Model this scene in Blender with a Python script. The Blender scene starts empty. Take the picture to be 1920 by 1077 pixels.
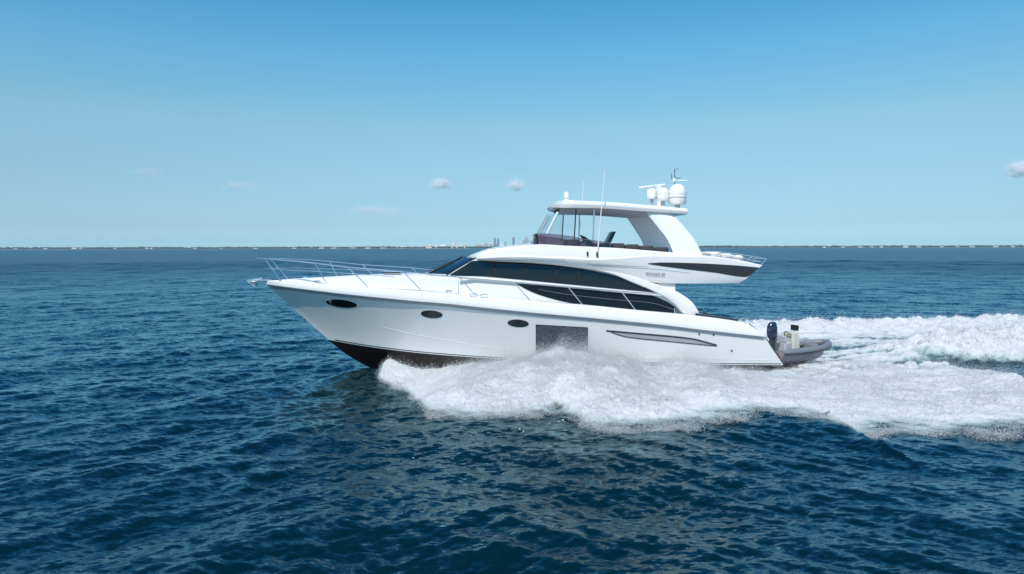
import bpy, bmesh, math, random
import numpy as np
from mathutils import Vector, Matrix
from mathutils.bvhtree import BVHTree
random.seed(7); rng = np.random.default_rng(7)
S = bpy.context.scene
COL = S.collection
R = math.radians

# ------------------------------------------------------------------ camera
F = 1280.0; CU, CV = 960.0, 538.5
CAM_H = 4.35
PITCH = math.degrees(math.atan((CV - 465.0) / F)); ROLL = -0.12
cam_d = bpy.data.cameras.new("camera"); cam = bpy.data.objects.new("camera", cam_d); COL.objects.link(cam)
cam_d.sensor_width = 36.0; cam_d.lens = 24.0; cam_d.clip_start = 0.1; cam_d.clip_end = 80000
CR = Matrix.Rotation(R(90 - PITCH), 3, 'X') @ Matrix.Rotation(R(ROLL), 3, 'Z')
cam.matrix_world = Matrix.Translation((0, 0, CAM_H)) @ CR.to_4x4()
S.camera = cam

# ------------------------------------------------------------------ sky and sun
SUN_EL, SUN_AZ = 52.0, 197.0          # azimuth clockwise from +Y, seen from above
w = bpy.data.worlds.new("World"); S.world = w; w.use_nodes = True
nt = w.node_tree; nt.nodes.clear()
sky = nt.nodes.new("ShaderNodeTexSky"); sky.sky_type = 'NISHITA'; sky.sun_disc = False
sky.sun_elevation = R(SUN_EL); sky.sun_rotation = R(SUN_AZ)
sky.altitude = 0; sky.air_density = 1.0; sky.dust_density = 0.0; sky.ozone_density = 3.0
bg = nt.nodes.new("ShaderNodeBackground"); bg.inputs[1].default_value = 0.093
wo = nt.nodes.new("ShaderNodeOutputWorld")
tcw = nt.nodes.new("ShaderNodeTexCoord"); sxyz = nt.nodes.new("ShaderNodeSeparateXYZ"); rmp = nt.nodes.new("ShaderNodeValToRGB"); gm = nt.nodes.new("ShaderNodeVectorMath"); gm.operation = 'MULTIPLY'
g2 = nt.nodes.new("ShaderNodeVectorMath"); g2.operation = 'SCALE'; g2.inputs["Scale"].default_value = 2.0
# tint by elevation, no warm horizon; high stops boosted to brighten sea and hull
GR = [(0.0, (.425, .71, 1.12)), (.008, (.425, .72, 1.115)), (.035, (.45, .665, .90)), (.097, (.65, .835, .88)), (.17, (.85, 1.07, .99)), (.26, (.62, 1.24, 1.22)), (.335, (.42, 1.18, 1.27)), (.5, (.38, 1.45, 1.95)), (.7, (.38, 1.4, 1.9)), (1.0, (.28, 1.15, 1.6))]
el = rmp.color_ramp.elements
while len(el) < len(GR): el.new(.5)
for e_, (p_, c_) in zip(el, GR): e_.position = p_; e_.color = (*[q / 2.0 for q in c_], 1)
nt.links.new(tcw.outputs["Generated"], sxyz.inputs[0]); nt.links.new(sxyz.outputs[2], rmp.inputs[0]); nt.links.new(sky.outputs[0], gm.inputs[0]); nt.links.new(rmp.outputs[0], gm.inputs[1])
nt.links.new(gm.outputs[0], g2.inputs[0]); nt.links.new(g2.outputs[0], bg.inputs[0]); nt.links.new(bg.outputs[0], wo.inputs[0])
sl = bpy.data.lights.new("sun", 'SUN'); sl.energy = 3.4; sl.angle = R(0.5); sl.color = (1.0, 0.925, 0.81)
so = bpy.data.objects.new("sun", sl); COL.objects.link(so)
sd = Vector((math.sin(R(SUN_AZ)) * math.cos(R(SUN_EL)), math.cos(R(SUN_AZ)) * math.cos(R(SUN_EL)), math.sin(R(SUN_EL))))
so.rotation_euler = sd.to_track_quat('Z', 'Y').to_euler()
S.view_settings.view_transform = 'Standard'; S.view_settings.look = 'None'
S.view_settings.exposure = 0.30; S.view_settings.gamma = 1.0
S.render.engine = 'CYCLES'
S.cycles.use_denoising = True
S.cycles.max_bounces = 12; S.cycles.transparent_max_bounces = 16
S.cycles.volume_bounces = 12
S.cycles.sample_clamp_indirect = 6

# ------------------------------------------------------------------ materials
def mat(name, col, rough=0.4, metal=0.0, coat=0.0, var=0.06, vscale=3.0, bump=0.0, spec=0.5, ior=1.5):
    m = bpy.data.materials.new(name); m.use_nodes = True
    t = m.node_tree; p = t.nodes["Principled BSDF"]
    p.inputs["Roughness"].default_value = rough; p.inputs["Metallic"].default_value = metal
    p.inputs["Coat Weight"].default_value = coat; p.inputs["Coat Roughness"].default_value = 0.08
    p.inputs["IOR"].default_value = ior
    p.inputs["Specular IOR Level"].default_value = spec
    tc = t.nodes.new("ShaderNodeTexCoord"); n = t.nodes.new("ShaderNodeTexNoise")
    n.inputs["Scale"].default_value = vscale; n.inputs["Detail"].default_value = 5
    t.links.new(tc.outputs["Object"], n.inputs["Vector"])
    mx = t.nodes.new("ShaderNodeMix"); mx.data_type = 'RGBA'
    c = Vector(col)
    mx.inputs["A"].default_value = (*(c * (1 - var)), 1); mx.inputs["B"].default_value = (*(c * (1 + var)), 1)
    t.links.new(n.outputs["Fac"], mx.inputs["Factor"]); t.links.new(mx.outputs["Result"], p.inputs["Base Color"])
    if bump:
        b = t.nodes.new("ShaderNodeBump"); b.inputs["Strength"].default_value = bump; b.inputs["Distance"].default_value = 0.02
        t.links.new(n.outputs["Fac"], b.inputs["Height"]); t.links.new(b.outputs[0], p.inputs["Normal"])
    return m

def clear_mat(name, tint, gloss=0.12):
    m = bpy.data.materials.new(name); m.use_nodes = True
    t = m.node_tree; t.nodes.clear()
    o = t.nodes.new("ShaderNodeOutputMaterial"); tr = t.nodes.new("ShaderNodeBsdfTransparent"); gl = t.nodes.new("ShaderNodeBsdfGlossy")
    tr.inputs[0].default_value = (*tint, 1); gl.inputs["Roughness"].default_value = 0.06
    fr = t.nodes.new("ShaderNodeFresnel"); fr.inputs[0].default_value = 1.45
    ad = t.nodes.new("ShaderNodeMath"); ad.operation = 'MULTIPLY_ADD'; ad.inputs[1].default_value = 0.45; ad.inputs[2].default_value = gloss * 0.2
    mx = t.nodes.new("ShaderNodeMixShader")
    t.links.new(fr.outputs[0], ad.inputs[0]); t.links.new(ad.outputs[0], mx.inputs[0])
    t.links.new(tr.outputs[0], mx.inputs[1]); t.links.new(gl.outputs[0], mx.inputs[2]); t.links.new(mx.outputs[0], o.inputs[0])
    return m

M = {
 'gel': mat('white_gelcoat', (0.83, 0.82, 0.785), 0.2, coat=0.5, var=0.025, vscale=0.7),
 'gel2': mat('warm_white_gelcoat', (0.80, 0.79, 0.76), 0.32, var=0.025, vscale=0.9),
 'deck': mat('nonslip_deck', (0.76, 0.76, 0.74), 0.6, var=0.04, vscale=14, bump=0.1),
 'antifoul': mat('dark_antifouling', (0.014, 0.008, 0.008), 0.35, var=0.3, vscale=4),
 'stripe': mat('boot_stripe', (0.02, 0.018, 0.02), 0.3, var=0.1),
 'glass': mat('dark_glass', (0.006, 0.012, 0.016), 0.035, coat=0.0, var=0.2, vscale=0.8),
 'mullion': mat('dark_mullion', (0.004, 0.005, 0.006), 0.5, var=0.1),
 'greyglass': mat('grey_window_glass', (0.06, 0.075, 0.09), 0.06, var=0.35, vscale=3.0, bump=.08),
 'steel': mat('polished_steel', (0.86, 0.87, 0.87), 0.36, metal=1.0, var=0.04),
 'dullsteel': mat('brushed_steel', (0.45, 0.46, 0.47), 0.35, metal=1.0, var=0.08),
 'shadowgrey': mat('shadow_seam_grey', (0.42, 0.45, 0.46), 0.5, var=0.08),  # grooves, dome seam and the painted shadow strip below the knuckle
 'charcoal': mat('charcoal_panel', (0.035, 0.036, 0.040), 0.28, var=0.12),
 'black': mat('black_plastic', (0.012, 0.013, 0.015), 0.4, var=0.2),
 'navy': mat('navy_cowling', (0.012, 0.020, 0.048), 0.16, coat=0.5, var=0.1),
 'cushion': mat('cream_cushion', (0.74, 0.72, 0.66), 0.7, var=0.05, vscale=8, bump=0.15),
 'darkcush': mat('dark_cushion', (0.05, 0.045, 0.05), 0.7, var=0.1, vscale=8),
 'tube': mat('grey_hypalon', (0.17, 0.19, 0.21), 0.5, var=0.08, vscale=5),
 'rib': mat('mauve_grey_hull', (0.27, 0.23, 0.25), 0.35, var=0.12, vscale=3),
 'cream': mat('cream_grp', (0.58, 0.56, 0.48), 0.35, var=0.04),
 'teak': mat('teak', (0.22, 0.14, 0.08), 0.6, var=0.25, vscale=9),
 'lining': mat('grey_lining', (0.40, 0.42, 0.43), 0.5, var=0.05),
 'clear': clear_mat('clear_panel', (0.93, 0.95, 0.96), 0.25),
 'plum': clear_mat('plum_tinted_glass', (0.50, 0.34, 0.42), 0.3),
}

# ------------------------------------------------------------------ mesh helpers
class MB:
    def __init__(s): s.v = []; s.f = []
    def add(s, vs, fs):
        o = len(s.v); s.v += [Vector(p) for p in vs]; s.f += [tuple(i + o for i in f) for f in fs]
    def grid(s, P, close=False, closej=False):
        n, m = len(P), len(P[0]); vs = [p for r in P for p in r]; fs = []
        for i in range(n if close else n - 1):
            for j in range(m if closej else m - 1):
                a = i * m + j; b = i * m + (j + 1) % m; c = ((i + 1) % n) * m + (j + 1) % m; d = ((i + 1) % n) * m + j
                fs.append((a, b, c, d))
        s.add(vs, fs)
    def tube(s, pts, r, n=8, caps=True):
        pts = [Vector(p) for p in pts]; rr = r if isinstance(r, (list, tuple)) else [r] * len(pts)
        rings = []; ref = None
        for i, p in enumerate(pts):
            a = pts[max(i - 1, 0)]; b = pts[min(i + 1, len(pts) - 1)]
            t = (b - a).normalized()
            if ref is None:
                ref = Vector((0, 0, 1)) if abs(t.z) < 0.9 else Vector((1, 0, 0))
            x = (ref - t * ref.dot(t)).normalized(); y = t.cross(x); ref = x
            rings.append([p + (x * math.cos(k * 2 * math.pi / n) + y * math.sin(k * 2 * math.pi / n)) * rr[i] for k in range(n)])
        o = len(s.v); s.grid(rings, closej=True)
        if caps:
            s.f.append(tuple(o + k for k in range(n))); e = o + (len(pts) - 1) * n
            s.f.append(tuple(e + k for k in range(n)))
    def box(s, c, d, rot=0.0, taper=1.0, bev=0.0):
        c = Vector(c); hx, hy, hz = d[0] / 2, d[1] / 2, d[2] / 2
        ca, sa = math.cos(rot), math.sin(rot)
        def q(x, y, z): return c + Vector((x * ca - y * sa, x * sa + y * ca, z))
        if bev <= 0:
            vs = [q(-hx, -hy, -hz), q(hx, -hy, -hz), q(hx, hy, -hz), q(-hx, hy, -hz)]
            vs += [q(-hx * taper, -hy * taper, hz), q(hx * taper, -hy * taper, hz), q(hx * taper, hy * taper, hz), q(-hx * taper, hy * taper, hz)]
            s.add(vs, [(0, 3, 2, 1), (4, 5, 6, 7), (0, 1, 5, 4), (1, 2, 6, 5), (2, 3, 7, 6), (3, 0, 4, 7)])
        else:
            rings = []
            for z, k, ins in ((-hz, 1, bev), (-hz + bev, 1, 0), (hz - bev, taper, 0), (hz, taper, bev)):
                a, b = hx * k - ins, hy * k - ins; e = min(bev, a * .5, b * .5)
                rings.append([q(x, y, z) for x, y in ((-a + e, -b), (a - e, -b), (a, -b + e), (a, b - e), (a - e, b), (-a + e, b), (-a, b - e), (-a, -b + e))])
            o = len(s.v); s.grid(rings, closej=True)
            s.f.append(tuple(o + k for k in range(8))); s.f.append(tuple(o + 24 + k for k in range(8)))
    def lathe(s, c, prof, n=20, axis=Vector((0, 0, 1))):
        c = Vector(c); q = Vector((0, 0, 1)).rotation_difference(axis)
        P = [[c + q @ Vector((r * math.cos(k * 2 * math.pi / n), r * math.sin(k * 2 * math.pi / n), z)) for k in range(n)] for r, z in prof]
        o = len(s.v); s.grid(P, closej=True)
        if prof[0][0] > 1e-4: s.f.append(tuple(o + k for k in range(n)))
        if prof[-1][0] > 1e-4: s.f.append(tuple(o + (len(prof) - 1) * n + k for k in range(n)))

def obj(name, mb, m, parent=None, sharp=32, smooth=True, recalc=True):
    off = Vector((0, 0, 0)); q = parent
    if parent is not None: off = ORIGIN[parent.name]
    me = bpy.data.meshes.new(name)
    me.from_pydata([tuple(v - off) for v in mb.v], [], mb.f)
    bm = bmesh.new(); bm.from_mesh(me)
    bmesh.ops.remove_doubles(bm, verts=bm.verts, dist=1e-5)
    if recalc: bmesh.ops.recalc_face_normals(bm, faces=bm.faces)
    bm.to_mesh(me); bm.free()
    if smooth:
        me.shade_smooth(); me.set_sharp_from_angle(angle=R(sharp))
    me.materials.append(M[m] if isinstance(m, str) else m)
    o = bpy.data.objects.new(name, me); COL.objects.link(o)
    if parent is not None: o.parent = parent
    ORIGIN[o.name] = off
    return o
ORIGIN = {}
def thing(name, label, cat, loc, group=None):
    o = bpy.data.objects.new(name, None); COL.objects.link(o); o.location = loc
    o.empty_display_size = 0.5
    o['label'] = label; o['category'] = cat
    if group: o['group'] = group
    ORIGIN[o.name] = Vector(loc); return o
def tag(o, label=None, cat=None, group=None, kind=None):
    for k, v in (('label', label), ('category', cat), ('group', group), ('kind', kind)):
        if v: o[k] = v
    return o

def curve(pts):
    x = np.array([p[0] for p in pts], float); y = np.array([p[1] for p in pts], float)
    h = np.diff(x); d = np.diff(y) / h; m = np.zeros(len(x)); m[0] = d[0]; m[-1] = d[-1]
    for i in range(1, len(x) - 1):
        m[i] = 0 if d[i - 1] * d[i] <= 0 else 2 * d[i - 1] * d[i] / (d[i - 1] + d[i])
        if d[i - 1] * d[i] <= 0: m[i] = 0.0
    def f(q):
        q = min(max(q, x[0]), x[-1]); i = min(max(int(np.searchsorted(x, q)) - 1, 0), len(x) - 2)
        t = (q - x[i]) / h[i]
        return float((2*t**3 - 3*t*t + 1) * y[i] + (t**3 - 2*t*t + t) * h[i] * m[i] + (-2*t**3 + 3*t*t) * y[i+1] + (t**3 - t*t) * h[i] * m[i+1])
    return f

# ------------------------------------------------------------------ yacht frame: a centre plane, slightly yawed to the camera
C0 = Vector((0, 24.3, 0)); YAW = R(4.0)
NA = Vector((-math.sin(YAW), math.cos(YAW), 0))        # across the boat, away from the camera (to starboard)
AF = Vector((math.cos(YAW), math.sin(YAW), 0))         # aft
EYE = Vector((0, 0, CAM_H))
def pdir(u, v): return CR @ Vector(((u - CU) / F, -(v - CV) / F, -1.0))
def W(u, v, h=0.0):
    d = pdir(u, v); t = (NA.dot(C0 - EYE) - h) / NA.dot(d); return EYE + d * t
def WY(u, v, Y): d = pdir(u, v); return EYE + d * (Y / d.y)
def half(p): return -NA.dot(p - C0)
def toh(p, h): return p + NA * (half(p) - h)           # same place along and up, at another half-beam
def mir(p): return p + NA * (2 * half(p))
UP = Vector((0, 0, 1))
def sym(mb, P, **k):
    mb.grid(P, **k); mb.grid([[mir(p) for p in r] for r in P], **k)

yacht = thing('motor_yacht', 'white flybridge motor yacht speeding left through the water with spray along its side', 'yacht', C0)

# ---------------- hull
bK = curve([(0, .05), (.03, .52), (.06, .82), (.1, 1.13), (.2, 1.68), (.32, 2.1), (.45, 2.33), (.6, 2.43), (.8, 2.42), (1, 2.32)])
bC = curve([(0, .02), (.05, .34), (.1, .64), (.2, 1.12), (.4, 1.72), (.6, 1.99), (.8, 2.1), (1, 2.12)])
kn = curve([(499, 534), (564, 542.5), (652, 553), (746, 562.5), (839, 570.5), (904, 578), (1008, 588.5), (1112, 598), (1180, 604.5), (1244, 611), (1322, 620.5), (1434, 633)])
ch = curve([(616, 637.5), (660, 645.5), (709, 653), (800, 663.5), (899, 671), (1000, 677), (1100, 680.5), (1296, 684), (1470, 685)])
ke = curve([(616, 638.5), (655, 668), (702, 693.5), (760, 716), (850, 737), (1000, 748), (1462, 750)])
NS = 84
ts = [(i / (NS - 1)) ** 1.35 for i in range(NS)]
def lerp(a, b, t): return a + (b - a) * t
KN = [W(lerp(499, 1434, t), kn(lerp(499, 1434, t)), bK(t)) for t in ts]
CHN = [W(lerp(616, 1469, t), ch(lerp(616, 1469, t)), bC(t)) for t in ts]
KE = [W(lerp(616, 1462, t), ke(lerp(616, 1462, t)), 0) for t in ts]
rows = []
NW = 12
for j in range(NW + 1):
    wv = j / NW; r = []
    for i, t in enumerate(ts):
        p = CHN[i].lerp(KN[i], wv); e = lerp(1.55, 1.04, min(t / .6, 1))
        hb = bC(t) + (bK(t) - bC(t)) * wv ** e
        r.append(toh(p, max(hb, .015)))
    rows.append(r)
hb_ = MB(); sym(hb_, rows)
end = [r[-1] for r in rows]
hb_.grid([end, [mir(p) for p in end]])
stem = [r[0] for r in rows]; hb_.grid([stem, [mir(p) for p in stem]])
hull = obj('hull', hb_, 'gel', yacht, sharp=40)
# bottom
bt = MB(); rb = []
for j in range(6):
    wv = j / 5
    rb.append([toh(CHN[i].lerp(KE[i], wv), max(bC(t) * (1 - wv), .012)) for i, t in enumerate(ts)])
sym(bt, rb); e2 = [r[-1] for r in rb]; bt.grid([e2, [mir(p) for p in e2]])
obj('hull_bottom', bt, 'antifoul', hull)
HB = BVHTree.FromPolygons(hb_.v, hb_.f)

def cast(bvh, u, v, off, fb=None):
    d = pdir(u, v).normalized(); hit = bvh.ray_cast(EYE, d)
    if hit[0] is None: return W(u, v, fb if fb is not None else 2.0)
    n = hit[1]; n = n if n.dot(d) < 0 else -n
    return hit[0] + n * off
def patch(name, bvh, top, bot, u0, u1, m, parent, n=40, k=5, off=0.012, fb=None, ease=False, thick=0.03):
    """a panel set into a surface: bounded above and below by two curves over the surface"""
    mb = MB(); P = []; Q = []
    for i in range(n + 1):
        s = i / n
        if ease: s = .5 - .5 * math.cos(math.pi * s)
        u = lerp(u0, u1, s); a, b = top(u), bot(u)
        P.append([cast(bvh, u, lerp(a, b, j / k), off, fb) for j in range(k + 1)])
        Q.append([p + NA * thick for p in P[-1]])
    mb.grid(P)
    for line in ([r[0] for r in P], [r[-1] for r in P]):
        mb.grid([line, [p + NA * thick for p in line]])
    for e in (0, -1): mb.grid([P[e], Q[e]])
    return obj(name, mb, m, parent, sharp=50)
def ell(name, bvh, cu, cv, a, b, slope, m, parent, off=0.01):
    def hh(u): return b * math.sqrt(max(0, 1 - ((u - cu) / a) ** 2))
    return patch(name, bvh, lambda u: cv + slope * (u - cu) - hh(u), lambda u: cv + slope * (u - cu) + hh(u), cu - a, cu + a, m, parent, n=28, k=4, off=off, ease=True)
for (cu, cv, a, b, sl_) in ((640.5, 569.5, 29, 7.2, .11), (809.5, 589.5, 20.5, 7.2, .07), (971.5, 606.5, 20, 7.2, .06)):
    rim = ell('porthole', HB, cu, cv, a, b, sl_, 'dullsteel', hull, .008)
    ell('pane', HB, cu, cv, a * .95, b * .9, sl_, 'glass', rim, .016) if False else None
    rim.data.materials[0] = M['glass']
patch('window_frame', HB, lambda u: 608.8 + (u - 1008) * .055, lambda u: 669 + (u - 1008) * .05, 1004.5, 1102.5, 'mullion', hull, off=.006)
patch('hull_window', HB, lambda u: 610 + (u - 1008) * .055, lambda u: 668 + (u - 1008) * .05, 1006, 1101, 'greyglass', hull, off=.012)
patch('knuckle_shadow_band', HB, lambda u: kn(u) + .6, lambda u: kn(u) + 5.2, 508, 1431, 'shadowgrey', hull, n=120, k=1, off=.006)  # grey strip painting the shade under the overhanging upper moulding
# boot stripes just above the chine
for k, (d0, d1, mm) in enumerate(((-2.4, -1.0, 'stripe'), (0.4, 1.2, 'gel'))):
    if k == 0:
        patch('boot_stripe', HB, lambda u: ch(u) - 3.2, lambda u: ch(u) - 1.8, 628, 1465, mm, hull, n=120, k=1, off=.006)
# styled vent slash aft
vt = curve([(1137, 619), (1200, 624.5), (1293, 633.5), (1344, 646)]); vb = curve([(1137, 620.5), (1160, 629), (1176, 633), (1250, 641), (1344, 650)])
patch('vent_slash', HB, lambda u: vt(u), lambda u: vt(u) + 3.0, 1137, 1344, 'charcoal', hull, n=50, k=1, off=.012)
patch('vent_insert', HB, lambda u: vt(u) + 3.2, lambda u: max(vb(u) - 2.2, vt(u) + 3.3), 1150, 1340, 'lining', hull, n=50, k=1, off=.004)
patch('vent_slash', HB, lambda u: vb(u) - 1.7, lambda u: vb(u), 1146, 1344, 'charcoal', hull, n=50, k=1, off=.012)
for (u, v) in ((1311, 627), (1338, 628.5), (1372, 658)):
    ell('drain', HB, u, v, 1.6, 2.0, 0, 'charcoal', hull)
# spray rail along the topside
p_ = curve([(700, 610), (800, 632), (992, 661), (1100, 668), (1460, 676)])
mb = MB(); mb.tube([cast(HB, u, p_(u), -.006, 2.1) for u in np.linspace(720, 1455, 90)], .013, 6); obj('spray_rail', mb, 'gel', hull)

# ---------------- upper moulding, deck
b1 = curve([(497, 527.5), (540, 529), (600, 532.5), (690, 540), (790, 547), (891, 555), (994, 565), (1092, 572), (1192, 582), (1290, 591), (1382, 603), (1405, 609)])
crn = curve([(499, 527), (540, 523.5), (616, 519), (668, 516.5), (741, 514.5), (811, 514.5), (900, 515.5), (1250, 520)])
def s_(t): return min(1, bK(t) / 1.3)
L0 = [toh(p, bK(t) + .022 * s_(t)) + UP * .015 for p, t in zip(KN, ts)]
L1 = [toh(p, bK(t) + .03 * s_(t)) + UP * .06 for p, t in zip(KN, ts)]
B1 = []; 
for t in ts:
    u = lerp(497, 1405, t); B1.append(W(u, b1(u), max(bK(t) - .06 * s_(t), .03)))
Bm = [toh(L1[i].lerp(B1[i], .5), max(bK(t) + .01 * s_(t), .04)) for i, t in enumerate(ts)]
B2 = [toh(p, max(bK(t) - .15 * s_(t), .02)) + UP * .01 for p, t in zip(B1, ts)]
KI = [toh(p, bK(t) - .01) for p, t in zip(KN, ts)]
up = MB(); sym(up, [KI, L0, L1, Bm, B1, B2])
e3 = [L1[-1], Bm[-1], B1[-1]]; up.grid([e3, [mir(p) for p in e3]])
bul = obj('bulwark', up, 'gel', yacht, sharp=35)
for f in (lambda p: p, mir):
    rr = MB(); rr.tube([f(p + NA * -.012 - UP * .012) for p in L0[1:]], .022, 6); obj('rub_rail', rr, 'dullsteel', bul)
dk = MB()
D1 = [toh(p, max(bK(t) - .17 * s_(t), .015)) - UP * .07 * s_(t) for p, t in zip(B1, ts)]
D2 = [toh(p, max(bK(t) - .48 * s_(t), .012)) - UP * .05 * s_(t) for p, t in zip(B1, ts)]
CRN = []
for t in ts:
    u = lerp(499, 1405, t); CRN.append(W(u, crn(u), 0))
K1 = []; K2 = []; K3 = []; K4 = []
for i, t in enumerate(ts):
    zc = CRN[i].z; zd = D2[i].z; b = bK(t); s = s_(t); lat = lambda hh, k: toh(Vector((B1[i].x, B1[i].y, zd + (zc - zd) * k)), max(hh, .01))
    K1.append(lat(b - .505 * s, .04)); K2.append(lat(b - .55 * s, .86)); K3.append(lat((b - .55 * s) * .92, .96)); K4.append(lat((b - .55 * s) * .4, 1.0))
iA = next(i for i, t in enumerate(ts) if lerp(497, 1405, t) > 870)
iB = next(i for i, t in enumerate(ts) if lerp(497, 1405, t) > 1235)
sym(dk, [B2, D1, D2]); 
cutr = lambda r: r[:iA]
sym(dk, [cutr(r) for r in (D2, K1, K2, K3, K4, [toh(p, 0) for p in K4])])
cock = [D2[iB - 1:], [toh(p, half(p) - .02) - UP * .5 for p in D2[iB - 1:]], [toh(p, 0) - UP * .5 for p in D2[iB - 1:]]]
sym(dk, cock)
obj('deck', dk, 'deck', yacht, sharp=40)
# foredeck hatch, windlass, cleats, sunpad
def deckpt(u, v, h): return W(u, v, h)
mb = MB(); c = W(735, 512.5, .25); mb.box(c + UP * .02, (.62, .62, .05), YAW, bev=.015); obj('deck_hatch', mb, 'glass', yacht)
mb = MB(); c = W(573, 524, .0); mb.lathe(c - UP * .12, [(.10, 0), (.10, .05), (.06, .08), (.06, .14), (.09, .17), (.085, .21), (.03, .23), (0.001, .23)], 14); mb.box(c + AF * .2 + UP * -.06, (.3, .2, .1), YAW, bev=.02)
obj('windlass', mb, 'steel', yacht)
def cleat(p):
    mb = MB(); mb.tube([p - AF * .12 + UP * .06, p - AF * .05 + UP * .075, p + AF * .05 + UP * .075, p + AF * .12 + UP * .06], .014, 6)
    for s in (-1, 1): mb.tube([p + AF * .04 * s - UP * .01, p + AF * .04 * s + UP * .07], .012, 6)
    return obj('cleat', mb, 'dullsteel', yacht)
def onrow(row, u):
    us = [F * p.x / p.y + CU for p in row]; i = min(max(int(np.searchsorted(us, u)), 1), len(us) - 1)
    return row[i - 1].lerp(row[i], (u - us[i - 1]) / (us[i] - us[i - 1] + 1e-9))
for u in (594, 841, 1386): cleat(onrow(B2, u)); 
for u in (600, 1386): cleat(mir(onrow(B2, u)))
BB = BVHTree.FromPolygons(up.v, up.f)
for (u, v) in ((888, 551), (908, 551)):
    mb = MB(); c = onrow(B1, u) - NA * .02 + UP * .03
    mb.tube([c + (AF * math.cos(a) * .12 + UP * math.sin(a) * .055) for a in np.linspace(0, 2 * math.pi, 17)], .012, 6); obj('fairlead', mb, 'steel', bul)
# anchor and roller at the stem head
mb = MB(); st = B1[0]
mb.box(st - AF * .18 + UP * .03, (.75, .16, .07), YAW, bev=.02)
mb.tube([st - AF * .52 - NA * .07 + UP * .0, st - AF * .52 + NA * .07], .05, 10)
pl = obj('anchor_roller', mb, 'steel', yacht)
mb = MB()
a0 = st - AF * .1 + UP * .1; a1 = st - AF * .62 + UP * .02
mb.tube([a0, a1], .03, 6)
for s in (-1, 1):
    mb.add([a1, a1 + AF * .30 - UP * .20 + NA * .2 * s, a1 + AF * .34 - UP * .12 + NA * .04 * s, a1 + UP * .02 - AF * .02],
           [(0, 1, 2), (0, 2, 3), (0, 1, 3), (1, 2, 3)])
obj('anchor', mb, 'steel', pl)

# ---------------- cabin shell
cb = curve([(838, 556), (1000, 570), (1265, 594)])
cs = curve([(838, 517), (956, 526), (1060, 535), (1165, 545), (1265, 554)])
ct = curve([(893, 484), (982, 487), (1034, 491), (1086, 496), (1140, 502), (1190, 514), (1231, 526), (1265, 528)])
NC = 48
def crow(f, u0, u1, h): return [W(lerp(u0, u1, i / (NC - 1)), f(lerp(u0, u1, i / (NC - 1))), h) for i in range(NC)]
A = crow(cb, 838, 1265, 1.80); A = [toh(p, 1.80 - .16 * max(0, 1 - i / 6)) for i, p in enumerate(A)]; Bq = crow(cs, 838, 1265, 1.78); Bq = [toh(p, 1.78 - .14 * max(0, 1 - i / 6)) for i, p in enumerate(Bq)]; Cq = crow(ct, 893, 1265, 1.66)
cab = MB(); mid = [b.lerp(c, .5) - NA * .03 for b, c in zip(Bq, Cq)]
sym(cab, [A, Bq, mid, Cq]); cab.grid([[A[-1], Bq[-1], Cq[-1]], [mir(p) for p in (A[-1], Bq[-1], Cq[-1])]])
cabin = obj('cabin', cab, 'gel', yacht, sharp=30)
CB = BVHTree.FromPolygons(cab.v, cab.f)
# windscreen wraps across the bow end of the cabin
def front(p, fwd, n=17):
    hb = half(p); out = []
    for k in range(n):
        s = -1 + 2 * k / (n - 1); out.append(toh(p, -s * hb) - AF * fwd * (1 - abs(s) ** 2.2))
    return out
fb = front(Bq[0], .8); ft = front(Cq[0], .5)
ws = MB(); ws.grid([[a.lerp(b, k / 6) for a, b in zip(fb, ft)] for k in range(7)])
wsh = obj('windscreen', ws, 'glass', yacht, sharp=60)
fa = front(A[0], .85); bs = MB(); bs.grid([fa, [p - AF * .01 for p in fb]]); obj('cabin_front', bs, 'gel', cabin)
for k in (0, 5, 11, 16):
    mb = MB(); mb.tube([fb[k] - AF * .01 + UP * .01, ft[k] - AF * .01 + UP * .01], .02, 6); obj('windscreen_frame', mb, 'mullion', wsh)
for k in (3, 8, 13):
    a = fb[k] - AF * .05 + UP * .02; b = fb[k].lerp(ft[k + 1], .72) - AF * .05
    mb = MB(); mb.tube([a, b], .012, 5); obj('wiper', mb, 'black', wsh)
mb = MB(); mb.tube([p - AF * .02 + UP * .005 for p in fb], .03, 6); obj('sill', mb, 'gel2', wsh)
# side windows
wt = curve([(844, 515), (858, 506.5), (872, 498), (888, 489.3), (930, 491), (982, 493), (1034, 497), (1086, 504), (1138, 514), (1180, 526), (1228, 546.5), (1236, 549)])
wbm = curve([(844, 516.5), (858, 517.5), (900, 518.5), (956, 523), (1060, 533), (1165, 543), (1236, 549.5)])
sw = patch('upper_side_window', CB, wt, wbm, 844, 1236, 'glass', cabin, n=70, k=6, off=.015, fb=1.75)
for u, wd in ((925, 5), (984, 3), (1041, 4), (1082, 5)):
    patch('mullion', CB, lambda q: wt(q) + .3, lambda q: wbm(q) - .3, u, u + wd, 'mullion', sw, n=3, k=5, off=.02, fb=1.75)
lt = curve([(967, 530.5), (1060, 539.5), (1165, 549.5), (1215, 553), (1250, 566), (1284, 590)])
lb = curve([(967, 531), (985, 542), (1008, 552), (1047, 563.5), (1086, 571), (1138, 577), (1218, 585), (1284, 592)])
lw = patch('lower_side_window', CB, lt, lb, 967, 1264, 'glass', cabin, n=60, k=5, off=.015, fb=1.79)
for u in (1062, 1168):
    patch('mullion', CB, lambda q: lt(q) + .3, lambda q: lb(q) - .3, u, u + 4, 'mullion', lw, n=3, k=5, off=.02, fb=1.79)
# thin reflecting trim lines inside the lower window
mb = MB(); mb.tube([cast(CB, u, lerp(lt(u), lb(u), .45), .03, 1.79) for u in np.linspace(1010, 1262, 30)], .008, 5); obj('window_trim', mb, 'dullsteel', lw)

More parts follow.
